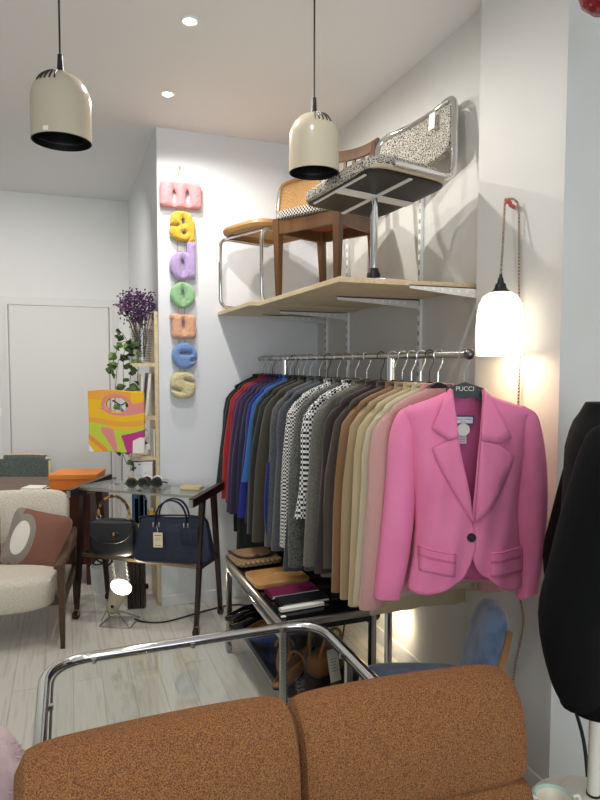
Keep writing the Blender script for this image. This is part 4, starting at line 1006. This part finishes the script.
for yy, nm in ((-.004, 'front_panel'), (.012, 'back_panel')):
    MB().grid(lambda a, b: Vector(((a-.5)*tw+.004*math.sin(b*3), yy-.004*math.sin(a*PI)*(1 if yy < 0 else -1), b*th_+.006*math.sin(a*5))), 90, 96, hole, tote_col).build(nm, cols, TO, solid=.003)
t = thing('display_stand', 'slim grey metal stand rising from the cart behind the patterned bag', 'stand', (.318, 4.105, ZT))
MB().lathe([(.0, 0), (.05, 0), (.05, .006), (.0, .008)], n=30).build('disc_base', M['steel'], t)
MB().tube([(0, 0, .005), (0, 0, .50)], .005, 10).build('rod', M['steel'], t)
MB().tube(smoothpath([(-.05, -.03, .525), (-.045, -.015, .53), (0, 0, .50), (.045, -.015, .53), (.05, -.03, .525)]), .004, 8).build('cross_hook', M['black'], t)

# ------------------------------------------------------------------ floor spotlight under the cart
t = thing('floor_spotlight', 'lit cream cone spotlight on a wire stand on the floor below the cart', 'lamp', (.27, 3.91, 0), R(-20))
dv = Vector((.42, -.32, .88)).normalized(); q = Vector((0, 0, 1)).rotation_difference(dv).to_matrix(); o_ = Vector((-.05, .02, .075))
MB().lathe([(.0, -.005), (.03, 0), (.036, .012), (.042, .06), (.058, .15), (.068, .195), (.064, .195), (.05, .14), (.0, .12)], o_, 32, q).build('lamp_body', M['cream'], t)
MB().lathe([(.0, .188), (.063, .186)], o_, 32, q).build('lens', M['lens_glow'], t)
MB().lathe([(.031, -.002), (.034, .004), (.034, .012)], o_, 24, q).build('brass_collar', M['brass'], t)
MB().sup(o_+q @ Vector((0, -.045, .07)), (.022, .022, .022), 1, 12, 8).build('knob', M['black'], t)
s = MB(); s.tube([(-.10, -.06, .004), (.09, -.09, .004), (.11, .08, .004), (-.08, .09, .004)], .0035, 6, loop=True)
s.tube([(.09, -.09, .004), o_+Vector((.03, 0, 0)), (.11, .08, .004)], .0035, 6); s.tube([(-.10, -.06, .004), o_+Vector((-.03, 0, 0)), (-.08, .09, .004)], .0035, 6)
s.build('wire_stand', M['steel'], t)
MB().tube(smoothpath([(.09, .03, .012), (.16, .0, .006), (.28, -.0, .006), (.42, .1, .006), (.52, .18, .006), (.68, .27, .006), (.85, .24, .006)], 8), .005, 8).build('cable', M['black'], t)
l = bpy.data.lights.new('floor_spot_light', 'SPOT'); l.energy = 7; l.color = (1, .88, .7); l.spot_size = R(110); l.spot_blend = .8; l.shadow_soft_size = .04
lo = bpy.data.objects.new('floor_spot_light', l); COL.objects.link(lo); lo.parent = t; lo.location = o_+dv*.21; lo.rotation_euler = (-dv).to_track_quat('Z', 'Y').to_euler()
# magazine rack of dark slats, white bin with cable coil, behind the lamp
t = thing('folding_stool', 'folded dark wooden slatted stool leaning under the cart', 'stool', (.405, 4.16, 0), R(-20))
for k in range(4): MB().bar((-.03+.028*k, -.05+.004*k, .0), (-.055+.03*k, .03, .38), .022, .05, up=(0, 1, 0)).build('slat', M['rosewood'], t, smooth=False)
for z in (.12, .3): MB().bar((-.06, .02+z*.05, z), (.07, .02+z*.05, z), .014, .03).build('cross_rail', M['rosewood'], t, smooth=False)
t = thing('waste_bin', 'white cylindrical bin with a coil of black cable, left under the cart', 'bin', (.21, 4.52, 0))
MB().lathe([(.0, .006), (.075, 0), (.085, .18), (.08, .18), (.07, .012)], n=32).build('bin_body', M['white'], t)
t = thing('cable_coil', 'tangled coil of black cable heaped on the white bin', 'cable', (.21, 4.52, .18))
rr = random.Random(7)
MB().tube(smoothpath([(.068*math.cos(i*.9+rr.uniform(-.2, .2)), .068*math.sin(i*.9), .012+.10*abs(math.sin(i*.37))) for i in range(40)], 4), .006, 7).build('coil', M['black'], t)

# ------------------------------------------------------------------ cream boucle loveseat
LS = thing('loveseat', 'cream boucle loveseat with walnut arms at the left edge', 'sofa', (-.05, 3.667, 0), R(-6.5))
def lv(x): return x
for x in (0, -1.32):
    MB().bar((x, 0, 0), (x-.0, -.005, .475), (.024, .04), (.024, .046), up=(0, 1, 0)).build('leg', M['walnut'], LS, smooth=False)
    MB().bar((x, .66, 0), (x, .57, .50), (.022, .036), (.022, .036), up=(0, 1, 0)).build('leg', M['walnut'], LS, smooth=False)
    pts = smoothpath([(x-.01, -.045, .475), (x, .03, .49), (x+.01, .25, .505), (x+.008, .45, .515), (x, .62, .52)], 6); k = len(pts); s = MB(); rings = []
    for i, p in enumerate(pts):
        w = .02+.012*math.sin(PI*i/k)+.006*(i < 8); rings.append([p+Vector((w*math.cos(2*PI*j/12), 0, .014*math.sin(2*PI*j/12))) for j in range(12)])
    s.loft(rings); s.build('armrest', M['walnut'], LS)
    MB().bar((x, .02, .245), (x, .60, .26), .02, .055).build('side_rail', M['walnut'], LS, smooth=False)
MB().bar((-1.30, .10, .24), (-.02, .10, .24), .02, .05).build('front_rail', M['walnut'], LS, smooth=False)
fr_ = lambda p: Vector((p.x, p.y, p.z+.02*(1-abs(p.x/.65)**2)))
MB().sup((-.665, .27, .31), (1.25, .60, .21), .34, 50, 20).build('seat_cushion', M['boucle'], LS)
MB().sup((-.655, .60, .555), (1.26, .15, .47), .24, 50, 20, rot=Matrix.Rotation(R(-14), 3, 'X')).build('back_cushion', M['boucle'], LS)
def pillow_mat():
    m = mat('brown_velvet_oval_print', '#7b4f3f', .9, sheen=.3, bump=.2, bscale=25); nt = m.node_tree; b = nt.nodes['Principled BSDF']
    tc = nt.nodes.new('ShaderNodeTexCoord'); sp = nt.nodes.new('ShaderNodeSeparateXYZ'); nt.links.new(tc.outputs['Object'], sp.inputs[0])
    def mth(op, a, b_=None):
        n = nt.nodes.new('ShaderNodeMath'); n.operation = op
        for i, v in enumerate((a, b_)):
            if v is None: continue
            if isinstance(v, (int, float)): n.inputs[i].default_value = v
            else: nt.links.new(v, n.inputs[i])
        return n.outputs[0]
    def ell(x0, z0, a, c):
        dx = mth('DIVIDE', mth('SUBTRACT', sp.outputs[0], x0), a); dz = mth('DIVIDE', mth('SUBTRACT', sp.outputs[2], z0), c)
        return mth('LESS_THAN', mth('ADD', mth('MULTIPLY', dx, dx), mth('MULTIPLY', dz, dz)), 1.0)
    mx = nt.nodes.new('ShaderNodeMix'); mx.data_type = 'RGBA'; mx2 = nt.nodes.new('ShaderNodeMix'); mx2.data_type = 'RGBA'
    g = mth('MAXIMUM', ell(-.085, -.01, .085, .15), mth('LESS_THAN', sp.outputs[0], -.115))
    nt.links.new(g, mx.inputs[0]); mx.inputs[6].default_value = lin('#7b4f3f'); mx.inputs[7].default_value = lin('#847a70')
    nt.links.new(ell(-.085, -.005, .052, .10), mx2.inputs[0]); nt.links.new(mx.outputs[2], mx2.inputs[6]); mx2.inputs[7].default_value = lin('#d8d2c6')
    nt.links.new(mx2.outputs[2], b.inputs['Base Color']); return m
PM = pillow_mat()
def pillow(loc, rz, tilt, spin, label, m=PM, sz=.335):
    t = thing('cushion', label, 'cushion', loc, rz, 'brown cushions on the loveseat')
    def fn(p):
        k = max(abs(p.x), abs(p.z))/(sz/2); corner = (abs(p.x)*abs(p.z))/(sz/2)**2
        return Vector((p.x*(1+.06*corner), p.y*(1-.75*k**2.2), p.z*(1+.06*corner)))
    rot = Matrix.Rotation(R(tilt), 3, 'X') @ Matrix.Rotation(R(spin), 3, 'Y')
    s = MB().sup((0, 0, 0), (sz, .15, sz), .28, 48, 24, fn=fn); o = s.build('cushion_cover', m, t); o.rotation_euler = rot.to_euler(); o.location = (0, 0, sz*.5)
    return t
pillow((-.19, 4.02, .365), R(-10), -22, 14, 'brown and grey cushion with a cream oval on the loveseat by its right arm')
pillow((-.56, 4.07, .375), R(-4), -22, -5, 'plain brown cushion on the loveseat cut by the left edge of the photo', mat('brown_velvet', '#6d4335', .9, sheen=.3))

# ------------------------------------------------------------------ desk, box, papers and chair behind
DK = thing('desk', 'dark brown desk behind the loveseat, carrying the orange box', 'desk', (-.33, 5.07, 0), R(-20.5))
MB().box((0, 0, .685), (1.26, .52, .03), bev=.003).build('desk_top', M['desk'], DK, smooth=False)
for x in (.40,): MB().box((x, 0, .41), (.36, .44, .52), bev=.003).build('drawer_unit', M['mahog'], DK, smooth=False)
for sx in (-1, 1):
    for sy in (-1, 1): MB().bar((sx*.56, sy*.2, 0), (sx*.56, sy*.2, .67), (.03, .04), (.03, .04)).build('leg', M['mahog'], DK, smooth=False)
t = thing('storage_box', 'flat orange cardboard box with a lid on the desk', 'box', (.06, 4.79, .70), R(-17))
MB().box((0, 0, .04), (.325, .25, .08), bev=.002).build('box_body', mat('orange_card', '#e07a26', .55), t, smooth=False)
MB().box((0, 0, .092), (.335, .26, .034), bev=.002).build('lid', mat('orange_card_lid', '#e58530', .55), t, smooth=False)
t = thing('leaflet', 'white folded leaflet on the desk next to the orange box', 'leaflet', (-.24, 4.83, .7005), R(-28))
MB().box((0, 0, .006), (.13, .12, .010)).build('sheets', M['paper'], t, smooth=False)
t = thing('card', 'black and white striped card on the desk against the orange box', 'card', (-.14, 4.80, .7005), R(-20))
MB().box((0, 0, .004), (.09, .10, .006)).build('card_face', mat('striped_card', '#f0efe9', .7, col2='#151515', scale=9, kind='wave', fac=(.45, .55)), t, smooth=False)
t = thing('desk_chair', 'desk chair with grey green tweed back in a pale wood rim behind the desk', 'chair', (-.43, 5.71, -.0), R(160))
M['greytweed'] = mat('grey_green_tweed', '#656d68', .95, col2='#48514d', scale=120, fac=(.4, .6))
rim = lambda k: [Vector((k*.225*math.copysign(abs(math.cos(2*PI*i/44))**.5, math.cos(2*PI*i/44))*(1-.06*(math.sin(2*PI*i/44))), 0, .635+k*.165*math.copysign(abs(math.sin(2*PI*i/44))**.5, math.sin(2*PI*i/44)))) for i in range(44)]
bend = lambda p: Vector((p.x, -.2+.5*(p.x**2)*1.2-.12*(p.z-.5), p.z))
MB().tube([bend(p) for p in rim(1)], .013, 8, loop=True).build('back_rim', M['birch'], t)
MB().grid(lambda a, b: bend(Vector((.215*(2*a-1), 0, .635+.16*(2*b-1)))), 14, 10, skip=lambda a, b: abs(2*a-1)**4+abs(2*b-1)**4 > 1.05).build('back_pad', M['greytweed'], t, solid=.03)
MB().sup((0, .0, .45), (.44, .42, .06), .4).build('seat', M['greytweed'], t)
for sx in (-1, 1):
    for sy in (-1, 1): MB().bar((sx*.19, sy*.18, 0), (sx*.17, sy*.15, .43), (.022, .03), (.022, .03)).build('leg', M['bent'], t, smooth=False)
    MB().bar((sx*.17, -.16, .42), (sx*.2, -.19, .60), .022, .03).build('back_post', M['bent'], t, smooth=False)

# ------------------------------------------------------------------ shelving unit in the recess, with vase, plant, books and boxes
SU = thing('shelving_unit', 'narrow pale wooden shelving unit in the recess beside the alcove wall', 'shelving unit', (.545, 4.27, 0))
MB().box((0, 0, .97), (.024, .30, 1.93)).build('side_panel', M['birch'], SU, smooth=False)
SH = (1.60, 1.255, .99, .83, .55)
for z in SH: MB().box((-.088, 0, z-.011), (.152, .30, .022)).build('shelf', M['birch'], SU, smooth=False)
t = thing('vase', 'tall pressed glass vase on the top shelf holding the dried flowers', 'vase', (.465, 4.21, 1.6005))
prof = [(.0, .006), (.048, 0)] + [(.05+.012*k/14+.0035*(k % 2), .01+.215*k/14) for k in range(15)] + [(.058, .226), (.05, .12), (.044, .012), (.0, .01)]
MB().lathe(prof, n=28).build('vase_glass', M['glass_thin'], t)
s = MB()
for k in range(13):
    for j in range(14): a = 2*PI*(j+.5*(k % 2))/14; rr_ = .053+.012*k/13; s.blob((rr_*math.cos(a), rr_*math.sin(a), .015+.016*k), .0065)
s.build('glass_knobs', M['glass_thin'], t)
t = thing('dried_flowers', 'bunch of dried purple statice flowers in the pressed glass vase', 'flowers', (.465, 4.21, 1.62))
rd = random.Random(11); M['stem'] = mat('dry_stem', '#6b5a44', .9); M['statice'] = mat('purple_statice', '#3a2049', .9, col2='#532f5a', scale=40); M['statice_pale'] = mat('mauve_statice', '#7d5c80', .9)
sb, fb, fp = MB(), MB(), MB()
for i in range(46):
    a = rd.uniform(0, 2*PI); sp_ = rd.uniform(.0, .13); top = Vector((sp_*math.cos(a)*1.0-.015, sp_*math.sin(a)*.8, rd.uniform(.30, .43)))
    if i < 6: top = Vector((-.10-.05*rd.random(), -.06+.1*rd.random(), .26+.16*rd.random()))
    base = Vector((rd.uniform(-.02, .02), rd.uniform(-.02, .02), .02)); mid = base.lerp(top, .55)+Vector((0, 0, .03))
    sb.tube(smoothpath([base, mid, top], 4), .0016, 5)
    for j in range(16 if i >= 6 else 8):
        p = top+Vector((rd.gauss(0, .018), rd.gauss(0, .018), rd.gauss(-.02, .028))); (fb if rd.random() < .8 and i >= 4 else fp).blob(p, (rd.uniform(.005, .010), rd.uniform(.005, .01), rd.uniform(.004, .009)))
sb.build('stems', M['stem'], t); fb.build('dark_blooms', M['statice'], t, smooth=False)['kind'] = 'stuff'; fp.build('pale_blooms', M['statice_pale'], t, smooth=False)['kind'] = 'stuff'
# trailing pothos
t = thing('pothos_plant', 'trailing green pothos in a white pot at the left end of the top shelf', 'plant', (.405, 4.19, 1.6005))
MB().lathe([(.0, .0), (.026, 0), (.034, .085), (.031, .085), (.0, .07)], n=24).build('pot', M['white'], t)
M['leaf'] = mat('pothos_leaf', '#3f5a27', .45, col2='#68833f', scale=14); M['leaf_dark'] = mat('pothos_leaf_dark', '#2c4420', .45); M['vine'] = mat('vine', '#6a5a3a', .8)
vb = MB(); leaves = []
vines = [[(0, 0, .08), (-.04, -.03, .14), (-.09, -.05, .11), (-.13, -.06, .0), (-.16, -.06, -.06)],
         [(0, 0, .08), (-.02, -.05, .13), (-.06, -.08, .06), (-.065, -.085, -.12), (-.05, -.085, -.3), (-.07, -.085, -.42)],
         [(0, 0, .08), (-.05, .0, .17), (-.08, .0, .2), (-.1, -.01, .16)],
         [(0, 0, .08), (.0, -.07, .1), (-.02, -.10, -.05), (-.03, -.10, -.25), (.0, -.10, -.42), (-.02, -.1, -.56), (-.03, -.1, -.70)],
         [(0, 0, .08), (-.03, -.05, .06), (-.09, -.07, .02), (-.11, -.07, -.1), (-.12, -.07, -.32), (-.10, -.07, -.5), (-.05, -.08, -.66)],
         [(0, 0, .08), (.02, -.06, .13), (.03, -.09, .02), (.02, -.1, -.15), (.03, -.1, -.33), (.02, -.1, -.5)]]
for v in vines:
    pts = smoothpath([(a_, b_*.45, c_) for a_, b_, c_ in v], 7); vb.tube(pts, .0022, 5)
    for k in range(5, len(pts), 3): leaves.append((pts[k], k))
vb.build('vines', M['vine'], t)
for p, k in leaves:
    a = rd.uniform(0, 2*PI); L_ = rd.uniform(.045, .075); dr_ = Vector((math.cos(a)*.8, -abs(math.sin(a))*.6, rd.uniform(-.7, .3))).normalized(); sd_ = dr_.cross(Vector((.2, -.9, .4))).normalized(); nn = dr_.cross(sd_)
    s = MB()
    def lf(a_, b_): w = math.sin(PI*min(1, b_**.7))*.42*(1 if b_ < 1 else 0)*L_; return p+dr_*(L_*b_)+sd_*(w*(2*a_-1))+nn*(.18*L_*abs(2*a_-1)-.2*L_*b_*b_)
    s.grid(lf, 2, 6); s.build('leaf', M['leaf'] if rd.random() < .55 else M['leaf_dark'], t)
# shelf contents
def slab(name, label, cat, loc, d, m, rot=None, group=None, z0=True):
    t = thing(name, label, cat, loc, 0, group); return t
for x, w, h, tilt, c, lab in ((.455, .014, .27, 0, '#d9d5cc', 'white book standing upright on the second shelf'), (.478, .02, .28, 6, '#a8a49c', 'grey book leaning on the second shelf of the unit')):
    t = thing('book', lab, 'book', (x, 4.24, 1.2555), 0, 'books in the shelving unit'); rt = Matrix.Rotation(R(tilt), 3, 'Y')
    MB().box(rt @ Vector((0, 0, h/2)), (w, .18, h), rot=rt).build('cover', mat('book_'+c[1:], c, .6), t, smooth=False)
    MB().box(rt @ Vector((0, -.001, h/2)), (w-.005, .182, h-.006), rot=rt).build('pages', M['paper'], t, smooth=False)
t = thing('figurine', 'white rounded ornament of two stacked balls on the third shelf', 'ornament', (.47, 4.20, .9905))
MB().sup((0, 0, .05), (.085, .085, .10), .9, 20, 12).build('lower_ball', M['white'], t); MB().sup((-.005, 0, .135), (.075, .075, .085), .9, 20, 12).build('upper_ball', M['white'], t)
for sx in (-1, 1): MB().sup((sx*.018+.008, -.040, .035), (.010, .008, .012), 1, 8, 6).build('spot', M['black'], t)
t = thing('frame_tile', 'thin white frame standing at the right of the third shelf', 'picture frame', (.525, 4.19, .9905))
MB().box((0, 0, .09), (.008, .14, .18), bev=.002).build('frame', M['white'], t, smooth=False)
t = thing('box', 'white square gift box on the lower visible shelf above the cart', 'box', (.455, 4.20, .8305))
MB().box((0, 0, .058), (.115, .15, .115), bev=.003).build('box_body', M['white'], t, smooth=False)
MB().box((0, 0, .122), (.119, .154, .014), bev=.002).build('lid', M['white'], t, smooth=False)
s = MB()
for x, z in ((-.02, .04), (.012, .055), (.03, .03)): s.blob((x, -.0755, z), .004)
s.build('stud', M['steel'], t)
t = thing('bottle', 'small amber bottle with a dark top on the white gift box', 'bottle', (.505, 4.22, .9605)) if False else None
for x, w, h, c, lab in ((.40, .03, .17, '#2c5c8c', 'blue spined book on the low shelf behind the cart'), (.432, .026, .19, '#1f3f66', 'dark blue book on the low shelf behind the cart'), (.458, .022, .16, '#7fa3bd', 'pale blue book on the low shelf behind the cart')):
    t = thing('book', lab, 'book', (x+.01, 4.22, .5505), 0, 'blue books in the shelving unit')
    MB().box((0, 0, h/2), (w, .16, h)).build('cover', mat('book_'+c[1:], c, .6), t, smooth=False)
    MB().box((0, .001, h/2), (w-.006, .162, h-.006)).build('pages', M['paper'], t, smooth=False)
t = thing('jar', 'yellow glazed jar on the low shelf behind the cart', 'jar', (.505, 4.17, .5505))
MB().lathe([(.0, 0), (.022, 0), (.026, .02), (.026, .055), (.018, .066), (.018, .075), (.0, .075)], n=20).build('jar_body', mat('yellow_glaze', '#d0a545', .4), t)
MB().lathe([(.0, .09), (.019, .088), (.02, .075), (.0, .075)], n=20).build('lid', M['birch'], t)

# ------------------------------------------------------------------ plush letter garland on the alcove wall
import numpy as np
def sd_box(x, y, cx, cy, hx, hy, r_):
    qx, qy = abs(x-cx)-hx+r_, abs(y-cy)-hy+r_
    return math.hypot(max(qx, 0), max(qy, 0))+min(max(qx, qy), 0)-r_
def sd_ell(x, y, cx, cy, a, b): return (math.hypot((x-cx)/a, (y-cy)/b)-1)*min(a, b)
L_SD = {
 'm': lambda x, y: max(sd_box(x, y, 0, 0, .5, .34, .09), -sd_ell(x, y, -.15, -.03, .045, .17), -sd_ell(x, y, .16, -.03, .045, .17)),
 'a': lambda x, y: max(min(sd_box(x, y, -.04, .12, .43, .40, .3), sd_ell(x, y, -.02, -.18, .48, .33), sd_box(x, y, .33, -.15, .14, .40, .08)), -sd_ell(x, y, .02, .17, .05, .10), -sd_ell(x, y, .05, -.2, .06, .055), -sd_box(x, y, -.33, .02, .16, .018, .01)),
 'd': lambda x, y: max(min(sd_ell(x, y, -.05, -.12, .46, .40), sd_box(x, y, .30, .05, .17, .52, .07)), -sd_ell(x, y, -.02, -.1, .06, .16)),
 'o': lambda x, y: max(sd_ell(x, y, 0, 0, .50, .48), -sd_ell(x, y, 0, .03, .05, .19)),
 'n': lambda x, y: max(min(sd_box(x, y, .02, 0, .46, .46, .16), sd_box(x, y, -.3, .36, .2, .12, .06)), -sd_ell(x, y, .0, .06, .05, .17)),
 'e': lambda x, y: max(sd_ell(x, y, 0, 0, .50, .49), -sd_box(x, y, .04, .09, .2, .028, .02), -sd_box(x, y, .42, -.16, .16, .03, .02)),
 's': lambda x, y: max(sd_box(x, y, 0, 0, .49, .49, .36), -sd_box(x, y, .34, .15-.25*(x-.3), .26, .03, .015), -sd_box(x, y, -.34, -.15-.25*(x+.3), .26, .03, .015)),
}
GA = thing('letter_garland', 'wall garland of seven plush pastel letters strung on cord', 'wall hanging', (.70, YM, 2.75))
def plush(ch, cx, zc, w, h, col, label):
    n = 52; sd = L_SD[ch]; s = MB(); H = {}; V = {}
    step = 1.16/n; T = .032
    def hgt(x, y):
        d = -sd(x, y); k = min(1, max(0, d)/.16); return T*(max(0, 1-(1-k)**2))**.5 if d > 0 else 0
    for i in range(n+1):
        for j in range(n+1):
            x, y = -.58+step*i, -.58+step*j
            if sd(x, y) < step*.8:
                # pull outside vertices onto the outline
                d = sd(x, y)
                if d > 0:
                    e = .004; gx, gy = sd(x+e, y)-sd(x-e, y), sd(x, y+e)-sd(x, y-e); g = math.hypot(gx, gy)+1e-6; x2, y2 = x-gx/g*d, y-gy/g*d
                else: x2, y2 = x, y
                t_ = hgt(x2, y2)*(1+.10*noise.noise((x2*13, y2*13, 5)))+.0015*noise.noise((x2*60, y2*60, 1))
                V[i, j] = (s.bm.verts.new((x2*w, -t_, y2*h)), s.bm.verts.new((x2*w, t_*.8+.0005, y2*h)))
    for i in range(n):
        for j in range(n):
            q = [(i, j), (i+1, j), (i+1, j+1), (i, j+1)]
            if all(k in V for k in q) and any(sd(-.58+step*a, -.58+step*b) <= 0 for a, b in q):
                s.bm.faces.new([V[k][0] for k in q]); s.bm.faces.new([V[k][1] for k in reversed(q)])
    bmesh.ops.remove_doubles(s.bm, verts=s.bm.verts, dist=.0012)
    o = s.build('plush_letter', mat('plush_'+ch, col, 1, bump=.8, bscale=120, sheen=.4, col2=col, scale=30), GA, (cx, -.032, zc), sharp=180); o['label'] = label
for ch, x0, x1, y0, y1, col, nm in (('m', 159.5, 200.5, 180, 211, '#d98d91', 'salmon pink'), ('a', 168.5, 194.5, 212, 241, '#d3ab35', 'mustard yellow'), ('d', 168.5, 195, 243, 279, '#b59dcb', 'lilac'), ('o', 168.5, 193.5, 281, 308, '#9ac494', 'green'), ('n', 168, 194.5, 313, 339, '#e6b08e', 'peach orange'), ('e', 169.5, 195, 342, 369, '#7a9bd0', 'blue'), ('s', 167.5, 193, 371.5, 399, '#dccfa0', 'cream')):
    k = .00652; plush(ch, ((x0+x1)/2-180)*k*1.0+.0, (167-(y0+y1)/2)*k*.978+.10, (x1-x0)*k*1.0, (y1-y0)*k*(1.22 if ch == 'm' else 1.0), col, nm+' plush letter '+ch)
s = MB()
for sx in (-1, 1): s.tube([(.0, -.01, .105), (sx*.035, -.02, -.05), (sx*.022-.0, -.028, -.3), (sx*.02, -.028, -.8), (sx*.018, -.028, -1.30)], .0022, 6)
s.build('string', mat('jute_string', '#b89a66', .9), GA)
MB().lathe([(.0, 0), (.004, 0), (.004, .02)], (0, -.02, .105), 8, Matrix.Rotation(R(-90), 3, 'X')).build('nail', M['steel'], GA)
